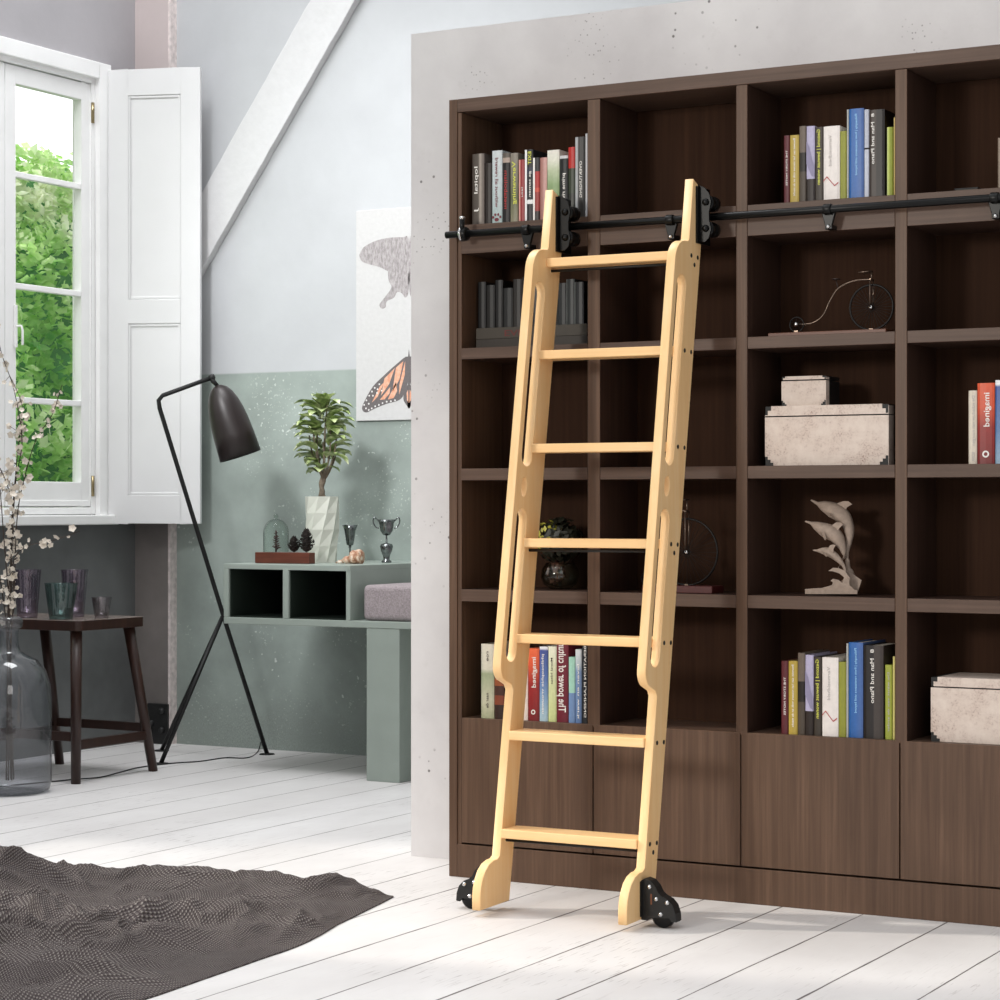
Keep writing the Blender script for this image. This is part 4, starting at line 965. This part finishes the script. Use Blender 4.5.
for i in range(92):
    t = rnd.random(); z = H0+.0+(top_-.05-H0)*t
    a = rnd.uniform(0, 2*PI); w_ = (.055 if t < .2 else .085 if t < .75 else .055)
    p = Vector((xp+math.cos(a)*w_*.45+.008*t, Yp+math.sin(a)*w_*.45, z)); d_ = Vector((math.cos(a), math.sin(a), rnd.uniform(-.1, .7)))
    leaf(mb, p, d_, rnd.uniform(.075, .115)*(1.0 if t > .2 else .7), rnd.uniform(.032, .046), droop=rnd.uniform(0, .3))
for i in range(7):
    a = 2*PI*i/7; leaf(mb, Vector((xp+.012, Yp, top_-.10)), Vector((math.cos(a)*.5, math.sin(a)*.5, 1)), .105, .03, droop=.1)
leaf(mb, Vector((xp+.03, Yp-.02, top_-.15)), Vector((1, .1, .15)), .15, .04, droop=.1)
leaf(mb, Vector((xp-.02, Yp-.02, top_-.17)), Vector((-1, -.5, .05)), .12, .035, droop=.1)
mb.build('leaves', M['leaf'], fp, fixn=False)
# goblet, trophy, shell
Yg = 8.78; xg = TP(350, Yg); top = onY(350, 525, Yg).z-TZ
gb = thing('goblet', (xg, Yg, TZ), 'slender silver goblet behind the seashell', 'goblet')
MB().lathe([(0,0), (.026,0), (.024,.006), (.006,.014), (.004, .03), (.004,top*.38), (.009,top*.40), (.004, top*.43)], (xg, Yg, TZ), 24).build('stem', M['silver'], gb)
MB().lathe([(.004, top*.43), (.016,top*.46), (.020,top*.6), (.026,top*.85), (.036,top), (.034, top), (.024,top*.85), (.0, top*.5)], (xg, Yg, TZ), 24).build('cup', M['silver'], gb)
Yg = 8.72; xg = TP(386.5, Yg); top = onY(386, 519.5, Yg).z-TZ
tp = thing('trophy_cup', (xg, Yg, TZ), 'silver trophy cup with two handles at the wall end of the bench', 'trophy')
MB().lathe([(0,0), (.022,0), (.024,.006), (.014,.014), (.016,.03), (.026,.055), (.030,.075), (.026,.085), (.005,.09), (.0035,top*.62), (.006, top*.64)], (xg, Yg, TZ), 24).build('foot', M['silver'], tp)
MB().lathe([(0, top*.62), (.016,top*.64), (.029,top*.74), (.034,top*.92), (.041,top), (.039, top), (.031,top*.9), (.0, top*.68)], (xg, Yg, TZ), 24).build('cup', M['silver'], tp)
for s in (-1, 1):
    d_ = Vector((.87, .49, 0))*s; p = Vector((xg, Yg, TZ)); MB().tube(smooth_path([p+d_*.034+Vector((0,0,top*.95)), p+d_*.056+Vector((0,0,top*1.05)), p+d_*.06+Vector((0,0,top*.93)), p+d_*.048+Vector((0,0,top*.82)), p+d_*.034+Vector((0,0,top*.8))], 4), .0028, 6).build('handle', M['silver'], tp)
Ys = 8.5; xa_ = TP(335.5, Ys); xb_ = TP(363.5, Ys); L_ = xb_-xa_
mb = MB(); nseg = 90; vs = []; nr = 14
o = Vector((xa_, Ys, TZ))
for i in range(nseg+1):
    t = i/nseg; r_ = .034*(t**1.0)*(1 if t < .8 else 1-(t-.8)*1.6)+.002; ang = t*3.6*2*PI
    bump = 1+.08*max(0, math.cos(ang*2.0))
    c_ = o+Vector((L_*t*.95, .003*math.cos(ang), r_*1.0+.0015*math.sin(ang)))
    for k in range(nr):
        a = 2*PI*k/nr; rr_ = r_*bump*(1+.05*math.cos(a*2+ang)+.08*max(0, math.cos(a-ang)))*(1.25 if t > .6 and math.sin(a) > .6 else 1)
        vs.append(c_+Vector((0, math.cos(a)*rr_, max(-c_.z+TZ, math.sin(a)*rr_*.98))))
fs = [(i*nr+k, i*nr+(k+1)%nr, (i+1)*nr+(k+1)%nr, (i+1)*nr+k) for i in range(nseg) for k in range(nr)]+[tuple(range(nseg*nr, nseg*nr+nr))]
mb.add(vs, fs, True)
t = NT('peach_seashell'); P = t.obj(); a = t.noise(P, 45, 4, .6); t.col(t.ramp(a, [(.4, lin((160, 110, 84))), (.52, lin((206, 168, 140))), (.62, lin((232, 220, 204)))])); t.set(Roughness=.4)
q = mb.build('seashell', t.m, None, origin=o); tag(q, 'peach and cream conch seashell on the bench in front of the goblet', 'seashell')

# ------------------------------------------------------------------ butterfly poster
yq = BW-.012; xl = onY(356, 300, yq).x; xc = onY(409, 300, yq).x; xr = 2*xc-xl; zt_ = onY(356, 211, yq).z; zb_ = onY(356, 421, yq).z
ps = thing('butterfly_poster', (xc, yq, zb_), 'white canvas print with a grey and an orange butterfly on the back wall', 'poster')
MB().box(xl, xr, yq, BW-.0005, zb_, zt_).build('canvas', plain('white_canvas', (198, 197, 196), .8, 0, .03, 50, bump=.3), ps, .002)
def Q(px, py): p = onY(px, py, yq); return (p.x, p.z)
def wing(pts, mat, name, dy):
    for s in (1, -1):
        poly = [Q(*p) for p in pts]
        if s < 0: poly = [(2*xc-x, z) for x, z in poly]
        MB().prism(poly, lambda u, v, w: (u, w, v), yq-dy, yq-.0001).build(name, mat, ps)
t = NT('grey_wing_print'); P = t.obj((1,1,.35)); a = t.noise(P, 90, 5, .7); t.col(t.ramp(a, [(.35, lin((132, 126, 126))), (.62, lin((178, 172, 172)))])); t.set(Roughness=.8); gm = t.m
t = NT('orange_wing_print'); P = t.obj(); a = t.noise(P, 60, 4); t.col(t.ramp(a, [(.35, lin((214, 148, 118))), (.62, lin((230, 180, 154)))])); t.set(Roughness=.8); om = t.m
dk = plain('charcoal_wing_print', (104, 98, 98), .8, 0, .1, 80); wm = plain('white_wing_spot', (226, 224, 222), .8, 0, .03)
def S(pts): return smooth_path2(pts)
def smooth_path2(pts, n=4):
    P = [Vector((x, y, 0)) for x, y in pts]; P = P+[P[0]]; q = smooth_path(P, n); return [(v.x, v.y) for v in q[:-1]]
c6 = 4.343
def cp(l): return [(350+x/c6, 200+y/c6) for x, y in l]
wing(smooth_path2(cp([(40,240),(60,205),(110,178),(170,164),(230,162),(252,170),(252,330),(215,335),(180,318),(130,292),(70,275),(48,262)])), gm, 'grey_forewing', .0006)
wing(smooth_path2(cp([(165,310),(252,300),(254,400),(240,424),(225,405),(205,400),(190,425),(160,440),(155,465),(138,472),(128,455),(145,430),(172,395),(180,375),(168,350)])), gm, 'grey_hindwing', .0004)
wing(smooth_path2(cp([(52,905),(60,880),(100,810),(150,760),(200,715),(252,680),(256,760),(240,830),(215,868),(160,885),(110,905),(75,922),(58,918)])), dk, 'dark_forewing', .0006)
for pts in ([(150,775),(195,730),(170,800),(135,850)], [(200,728),(232,700),(215,780),(185,830)], [(130,810),(150,790),(120,855),(95,880)], [(215,800),(240,700),(238,760),(214,845)], [(175,812),(172,840),(150,866),(130,868)], [(200,790),(205,830),(190,860),(165,866)]):
    wing(cp(pts), om, 'orange_cell', .0009)
wing(smooth_path2(cp([(236,830),(258,800),(262,900),(245,890),(232,865)])), dk, 'dark_hindwing', .0005); wing(cp([(246,838),(258,812),(259,880),(248,872)]), om, 'orange_hind_cell', .0008)
mbs = MB(); rnd = random.Random(2)
spots = [(62,890),(70,905),(82,912),(95,905),(110,896),(126,890),(142,882),(160,876),(178,874),(196,870),(72,870),(84,850),(96,832),(108,816),(82,885),(100,850),(118,838),(128,800),(120,822),(138,828)]
for (x, y) in spots:
    qx, qz = Q(350+x/c6, 200+y/c6)
    for s in (1, -1):
        X_ = qx if s > 0 else 2*xc-qx; mbs.add([(X_+.0045*math.cos(2*PI*k/8), yq-.0012, qz+.0045*math.sin(2*PI*k/8)) for k in range(8)], [tuple(range(8))])
mbs.build('white_spots', wm, ps, fixn=False)
for (py0, py1, nm, mt) in ((236, 272, 'grey_body', gm), (349, 402, 'dark_body', dk)):
    a = Q(409, py0); b = Q(409, py1); MB().prism(smooth_path2([(xc, a[1]), (xc+.009, (a[1]*2+b[1])/3), (xc+.006, (a[1]+b[1]*2)/3), (xc, b[1]), (xc-.006, (a[1]+b[1]*2)/3), (xc-.009, (a[1]*2+b[1])/3)]), lambda u, v, w: (u, w, v), yq-.001, yq-.0001).build(nm, mt, ps)

# ------------------------------------------------------------------ floor lamp
fa, fb, fc = onZ(161, 764), onZ(161.5, 751), onZ(267, 754.5)
jt = Vector((-6.289, 8.633, .678)); bend = Vector((-6.405, 8.275, 1.69))
lp = thing('floor_lamp', (-6.4, 8.6, 0), 'slim black tripod floor lamp with a dark bullet shade', 'floor lamp')
R3 = Vector((.8742, .4856, 0))
hd = onD(212, 377.5, (bend.x*FX+bend.y*FY))
path = [fc+Vector((0,0,.004)), jt, bend-(bend-jt).normalized()*.05, bend-(bend-jt).normalized()*.015+(hd-bend).normalized()*.006, bend+(hd-bend).normalized()*.03, hd]
MB().tube(path, .0105, 12).build('stem', M['blackmat'], lp)
for f in (fa, fb): MB().tube([f+Vector((0,0,.004)), jt+Vector((-.005, 0, -.01))], .010, 12).build('leg', M['blackmat'], lp)
for f in (fa, fb, fc): MB().lathe([(0, .006), (.034, .005), (.038, .0005), (0, .0005)], f, 20).build('foot_disc', M['blackmat'], lp)
dd = (bend.x*FX+bend.y*FY)
s0_ = onD(217.5, 385, dd); s1_ = onD(240.5, 456, dd); ax = (s1_-s0_).normalized(); Lsh = (s1_-s0_).length
MB().tube([hd-ax*.012, hd+ax*.02, s0_+ax*.004], [.014, .012, .008], 12).ball(hd, .016, 6).build('joint', M['blackmat'], lp)
pr = [(0, 0), (.02, .004), (.042, .018), (.062, .045), (.078, .085), (.089, .13), (.096, .18), (.101, .24), (.105, Lsh)]
pr = [(r_*.0845/.105*1.16, h_) for r_, h_ in pr]
shp = MB().lathe(pr+[(pr[-1][0]-.0025, Lsh), (pr[-2][0]-.0025, .24), (pr[-4][0]-.0025, .13), (.04, .02), (0, .008)], s0_, 48, ax).build('lamp_shade', M['shade'], lp)
MB().ball(s0_+ax*(Lsh*.62), .028, 8).build('bulb', plain('frosted_bulb', (220, 216, 208), .4), lp)
cb = [onZ(262, 747), onZ(258, 752), onZ(247, 758.5), onZ(225, 758.5), onZ(200, 762), onZ(172, 764), onZ(140, 768), onZ(120, 773), onZ(100, 778), onZ(75, 780), onZ(45, 783), onZ(-10, 788)]
cb = [p+Vector((0, 0, .0035)) for p in cb]; cb[0].z = .06
q = MB().tube(smooth_path(cb, 5), .0028, 6).build('lamp_cable', M['blackmat'], lp)

# ------------------------------------------------------------------ stool and glasses
SZ = .70
sl = thing('side_stool', (-6.55, 7.8, 0), 'dark brown wooden stool carrying four tinted glasses', 'stool')
sx0, sx1, sy0, sy1 = -6.87, -6.25, 7.535, 8.0
rc = .03; poly = arc(sx1-rc, sy1-rc, rc, 0, 90, 4)+arc(sx0+rc, sy1-rc, rc, 90, 180, 4)+arc(sx0+rc, sy0+rc, rc, 180, 270, 4)+arc(sx1-rc, sy0+rc, rc, 270, 360, 4)
mb = MB(); mb.prism(poly, lambda u, v, w: (u, v, w), SZ-.045, SZ, 0); mb.mi[1] = 1
mb.build('seat', [M['stool'], M['stooltop']], sl, .003)
legs = [((-6.295, 7.575), (-6.272, 7.545)), ((-6.295, 7.935), (-6.272, 8.08)), ((-6.80, 7.96), (-6.82, 8.09)), ((-6.80, 7.575), (-6.82, 7.545))]
for (tx, ty), (bx, by) in legs:
    MB().tube([(bx, by, 0), (tx, ty, SZ-.0455)], [.021, .026], 4 if False else 12).build('leg', M['stool'], sl)
def legat(i, z): (tx, ty), (bx, by) = legs[i]; k = z/(SZ-.045); return Vector((bx+(tx-bx)*k, by+(ty-by)*k, z))
for (i, j, z) in ((0, 1, .165), (2, 3, .165), (1, 2, .20), (0, 3, .20)):
    a, b = legat(i, z), legat(j, z); d_ = (b-a).normalized(); s_ = d_.cross(Vector((0,0,1)))
    MB().obox((a+b)/2, (b-a)/2-d_*.018, s_*.011, (0,0,.02)).build('stretcher', M['stool'], sl, .003)
def tumbler(px, base_py, top_py, rb_px, rt_px, mat, label, Y=None):
    p = onZ(px, base_py-1.0, SZ) if Y is None else Vector((onY(px, HOR, Y).x, Y, SZ)); p.z = SZ+.0004; d_ = p.x*FX+p.y*FY; k = d_/F_PX
    h_ = EYE-(top_py-HOR)*k-p.z; rb, rt = rb_px*k, rt_px*k
    g = MB()
    g.lathe([(.0, .0), (rb*.96, 0), (rb, .004), (rb+(rt-rb)*.5, h_*.5), (rt, h_)], p, 72, flute=.025, nfl=12)
    g.lathe([(rt-.0035, h_), (rb+(rt-rb)*.5-.004, h_*.5), (rb-.006, h_*.09), (0, h_*.08)], p, 48)
    g.lathe([(rt*1.0, h_), (rt-.0035, h_)], p, 48)
    q = g.build('glass_tumbler', mat, None, origin=p, fixn=False); return tag(q, label, 'glass', 'fluted glass tumblers on the stool')
tumbler(27.3, 618.6, 569.5, 9.9, 13.6, M['purpleglass'], 'tall purple-grey tumbler at the left of the stool, next to the bottle neck')
tumbler(74.6, 617.6, 569.5, 9.3, 13.5, M['purpleglass'], 'tall purple-grey tumbler behind the teal one')
tumbler(61, 620, 583, 11.6, 16.2, M['tealglass'], 'wide teal tumbler at the front corner of the stool')
tumbler(101.6, 618.7, 597, 6.8, 9.9, M['greyglass'], 'smallest grey tumbler alone at the right of the stool')

# ------------------------------------------------------------------ large bottle with dried branches
bp = Vector((-6.335, 7.19, .0005)); bd = bp.x*FX+bp.y*FY; kb = bd/F_PX
bt = thing('glass_bottle', bp, 'large smoky glass carboy standing on the floor beside the stool', 'bottle')
def hz_(py): return EYE-(py-HOR)*kb
R_ = 42.5*kb; nk = 10*kb
prof_ = [(0, .012), (R_*.5, .008), (R_*.82, 0), (R_*.95, .012), (R_, .05), (R_*1.0, hz_(700)), (R_*.97, hz_(685)), (R_*.86, hz_(670)), (R_*.66, hz_(660)), (R_*.42, hz_(655)), (nk*1.15, hz_(651)), (nk, hz_(645)), (nk, hz_(632)), (nk*1.05, hz_(629)), (nk*1.35, hz_(627)), (nk*1.42, hz_(622)), (nk*1.3, hz_(618)), (nk*1.0, hz_(616.5))]
MB().lathe(prof_, bp, 64).build('glass_body', M['bottleglass'], bt, fixn=False)
bt_top = hz_(616.5)
brs = [ # pixel guides outside the bottle at about the bottle's distance
 [(9, 640), (12, 600), (14, 560), (28, 546), (52, 541), (80, 531)],
 [(8, 640), (10, 600), (12, 540), (16, 480), (22, 440), (14, 390), (2, 355), (-6, 320)],
 [(10, 640), (13, 600), (11, 540), (16, 470), (20, 430), (22, 405), (8, 372)],
 [(7, 640), (7, 600), (4, 540), (-2, 470), (-12, 420), (-25, 380)],
 [(11, 640), (14, 600), (17, 520), (24, 480), (36, 440), (52, 415), (62, 385)],
 [(6, 640), (4, 610), (-4, 560), (-18, 520), (-40, 490)],
 [(9, 640), (9, 600), (13, 520), (9, 490), (-4, 462), (-20, 452)],
]
desc = ['long branch bending right with cream discs, just above the tumblers', 'tallest thin branch curving up and left across the window', 'upright branch densely set with cream blossoms', 'branch leaning left out of the bottle', 'branch rising right across the lower window panes', 'lowest branch leaning left out of the bottle', 'short branch curling left at sill height']
rnd = random.Random(21)
for bi, gp in enumerate(brs):
    off = Vector((rnd.uniform(-.012, .012), rnd.uniform(-.012, .012), 0))
    pts = []
    for i, (x, y) in enumerate(gp):
        sp = (i/len(gp))*rnd.uniform(-.12, .12) if bi else 0
        p = onD(x, y, bd+sp*.6); pts.append(p+off*(1 if i < 2 else 0))
    pts = [Vector((bp.x+off.x*3, bp.y+off.y*3, .05))]+pts
    sp_ = smooth_path(pts, 8); root = thing('blossom_branch', pts[0], desc[bi]+', standing in the glass bottle', 'branch', 'dried blossom branches in the glass bottle')
    mb = MB(); tw = MB().tube(sp_, [.0032*(1-.6*i/len(sp_)) for i in range(len(sp_))], 6)
    dens = [26, 34, 90, 40, 40, 24, 40][bi]
    lo = int(len(sp_)*.28)
    for k in range(dens):
        i = rnd.randrange(lo, len(sp_)) if bi != 2 else rnd.randrange(lo, int(len(sp_)*.9)); p = sp_[i]+Vector((rnd.gauss(0, .016), rnd.gauss(0, .016), rnd.gauss(0, .016)))
        if bi in (0,): p = sp_[i]+Vector((rnd.gauss(0, .009), rnd.gauss(0, .009), rnd.gauss(0, .011)))
        tw.tube([sp_[i], p], .0009, 4, False)
        r_ = rnd.uniform(.008, .0175); nn = Vector((rnd.gauss(.2, .7), rnd.gauss(-.8, .6), rnd.gauss(0, .5))).normalized(); a_ = nn.orthogonal().normalized(); b_ = nn.cross(a_)
        for q5 in range(5):
            t0 = 2*PI*q5/5; dr = a_*math.cos(t0)+b_*math.sin(t0); sd_ = nn.cross(dr)
            mb.add([p, p+dr*r_*.6+sd_*r_*.5+nn*r_*.25, p+dr*r_*1.05+nn*r_*.35, p+dr*r_*.6-sd_*r_*.5+nn*r_*.25], [(0,1,2,3)])
    mb.build('blossoms', M['blossom'], root, fixn=False); tw.build('twig', M['darktwig'], root)

# ------------------------------------------------------------------ crumpled rug
far = [(-260, 884), (-120, 880), (0, 877), (75, 876), (170, 878), (250, 882), (330, 889), (393, 897)]
near = [(-420, 1140), (-200, 1080), (0, 1046), (140, 1002), (215, 976), (300, 946), (345, 922), (393.6, 897.6)]
NU, NV = 300, 190
def lerp_path(P, t):
    s = t*(len(P)-1); i = min(int(s), len(P)-2); f = s-i
    a, b, c_, d_ = P[max(i-1,0)], P[i], P[i+1], P[min(i+2, len(P)-1)]
    return .5*((2*b)+(c_-a)*f+(2*a-5*b+4*c_-d_)*f*f+(3*b-3*c_+d_-a)*f**3)
FP = [onZ(*p) for p in far]; NP = [onZ(*p) for p in near]
vs = []; uv = []
def ridge(p, s, k=0):
    return 1-abs(noise.noise(Vector((p[0]*s, p[1]*s, k))))*2
for i in range(NU+1):
    tu = i/NU; a = lerp_path(FP, tu); b = lerp_path(NP, tu); wdt = (b-a).length
    for j in range(NV+1):
        tv = j/NV; p = a.lerp(b, tv)
        e_ = min(1, tv*wdt/.05)*min(1, (1-tv)*wdt/.22)
        # folds run along the picture's horizontal: stretch along R
        s_ = p.x*.8742+p.y*.4856; f_ = p.x*FX+p.y*FY
        w0 = noise.noise(Vector((s_*1.3, f_*1.3, 9)))*.25; s_ += .10*noise.noise(Vector((s_*3, f_*3, 21))); f_ += .10*noise.noise(Vector((s_*3, f_*3, 31)))
        r1 = max(0, ridge((s_*1.25+w0, f_*3.6+w0*2), 1.0, 1)); r2 = max(0, ridge((s_*3.1, f_*5.5), 1.0, 4)); r3 = max(0, ridge((s_*7, f_*9), 1.0, 7))
        mask = max(.12, min(1, .55+1.4*noise.noise(Vector((s_*1.1+4, f_*1.4, 2)))+ (.62-tv)*1.3))
        r4 = max(0, ridge((s_*13, f_*17), 1.0, 17)); h_ = .036*r1**1.6*mask+.046*r2**2*mask+.030*r3**1.8*mask+.009*r4**2*mask+.006*abs(noise.noise(Vector((s_*9, f_*9, 0))))*mask
        h_ *= 1-.62*max(0, min(1, (tu-.42)/.2))*max(0, 1-tv/.45)
        # mound at the far left
        g = math.exp(-(((p-onZ(5, 896)).length)/.16)**2); h_ += .115*g*(.6+.4*r2)
        g = math.exp(-(((p-onZ(335, 899)).length)/.11)**2); h_ += .028*g*(.4+.6*r3)
        ee = min(1, tv*wdt/.05)*min(1, (1-tv)*wdt/.10)
        z = .004+max(0, h_)*ee
        jx = .5*h_*noise.noise(Vector((s_*6, f_*6, 11)))
        vs.append((p.x+jx, p.y+jx*.5, z)); uv.append((s_*.5, f_*.5))
top_n = len(vs); mb = MB()
fs = [(i*(NV+1)+j, i*(NV+1)+j+1, (i+1)*(NV+1)+j+1, (i+1)*(NV+1)+j) for i in range(NU) for j in range(NV)]
mb.add(vs, fs, True); mb.uv = uv
o = onZ(200, 930); rg = mb.build('rug', M['rug'], None, origin=o, fixn=False)
sol = rg.modifiers.new('solid', 'SOLIDIFY'); sol.thickness = .0035; sol.offset = -1
tag(rg, 'rumpled charcoal woven rug lying on the white floor boards', 'rug')

# ------------------------------------------------------------------ light
w = bpy.data.worlds.new('sky'); bpy.context.scene.world = w; w.use_nodes = True
bg = w.node_tree.nodes['Background']; bg.inputs[0].default_value = (.97, .98, 1.0, 1)
wt = w.node_tree; tc = wt.nodes.new('ShaderNodeTexCoord'); dp = wt.nodes.new('ShaderNodeVectorMath'); dp.operation = 'DOT_PRODUCT'
dv = Vector((-.70, .40, .60)).normalized(); dp.inputs[1].default_value = dv; wt.links.new(tc.outputs['Generated'], dp.inputs[0])
mr = wt.nodes.new('ShaderNodeMapRange'); mr.interpolation_type = 'SMOOTHSTEP'; mr.inputs['From Min'].default_value = -.35; mr.inputs['From Max'].default_value = .6
mr.inputs['To Min'].default_value = .29; mr.inputs['To Max'].default_value = 1.5
wt.links.new(dp.outputs['Value'], mr.inputs['Value']); wt.links.new(mr.outputs['Result'], bg.inputs[1])
def area(name, loc, target, sx, sy, power, color=(1,1,1)):
    l = bpy.data.lights.new(name, 'AREA'); l.shape = 'RECTANGLE'; l.size = sx; l.size_y = sy; l.energy = power; l.color = color
    o = bpy.data.objects.new(name, l); C.objects.link(o); o.location = loc
    o.rotation_euler = (Vector(target)-Vector(loc)).to_track_quat('-Z', 'Y').to_euler(); return o
sl_ = bpy.data.lights.new('sun', 'SUN'); sl_.energy = 1.6; sl_.angle = math.radians(1.9); sl_.color = (1, .92, .83)
so = bpy.data.objects.new('sun', sl_); C.objects.link(so); so.location = (-12, 2, 8); so.rotation_euler = Vector((.96, .27, -.667)).to_track_quat('-Z', 'Y').to_euler()
area('skylight', (-5.6, 7.0, 6.0), (-5.6, 7.01, 0), 2.2, 1.6, 125, (.97, .98, 1))
area('added_fill', (0.8, 0.6, 3.4), (-6.5, 8.6, 2.4), 2.2, 2.2, 50, (1, .97, .95))  # added fill behind the camera, brightening the window wall; no window there
def spot(name, loc, target, power, deg, blend, radius, color=(1,1,1)):
    l = bpy.data.lights.new(name, 'SPOT'); l.energy = power; l.spot_size = math.radians(deg); l.spot_blend = blend; l.shadow_soft_size = radius; l.color = color
    o = bpy.data.objects.new(name, l); C.objects.link(o); o.location = loc; o.rotation_euler = (Vector(target)-Vector(loc)).to_track_quat('-Z', 'Y').to_euler(); return o
spot('room_spot', (-4.6, -0.6, 2.7), (-2.5, 6.3, 1.25), 560, 44, .6, .5, (1, .95, .88))
spot('ceiling_spot', (-5.0, 3.2, 5.0), (-5.5, 9.07, 2.1), 1080, 30, .85, .42, (.98, .99, 1))
sc = bpy.context.scene
sc.view_settings.view_transform = 'Standard'; sc.view_settings.look = 'None'; sc.view_settings.gamma = 1; sc.view_settings.use_curve_mapping = False
sc.view_settings.exposure = 0.31
sc.cycles.use_denoising = True
sc.cycles.max_bounces = 8; sc.cycles.transparent_max_bounces = 16; sc.cycles.sample_clamp_indirect = 6
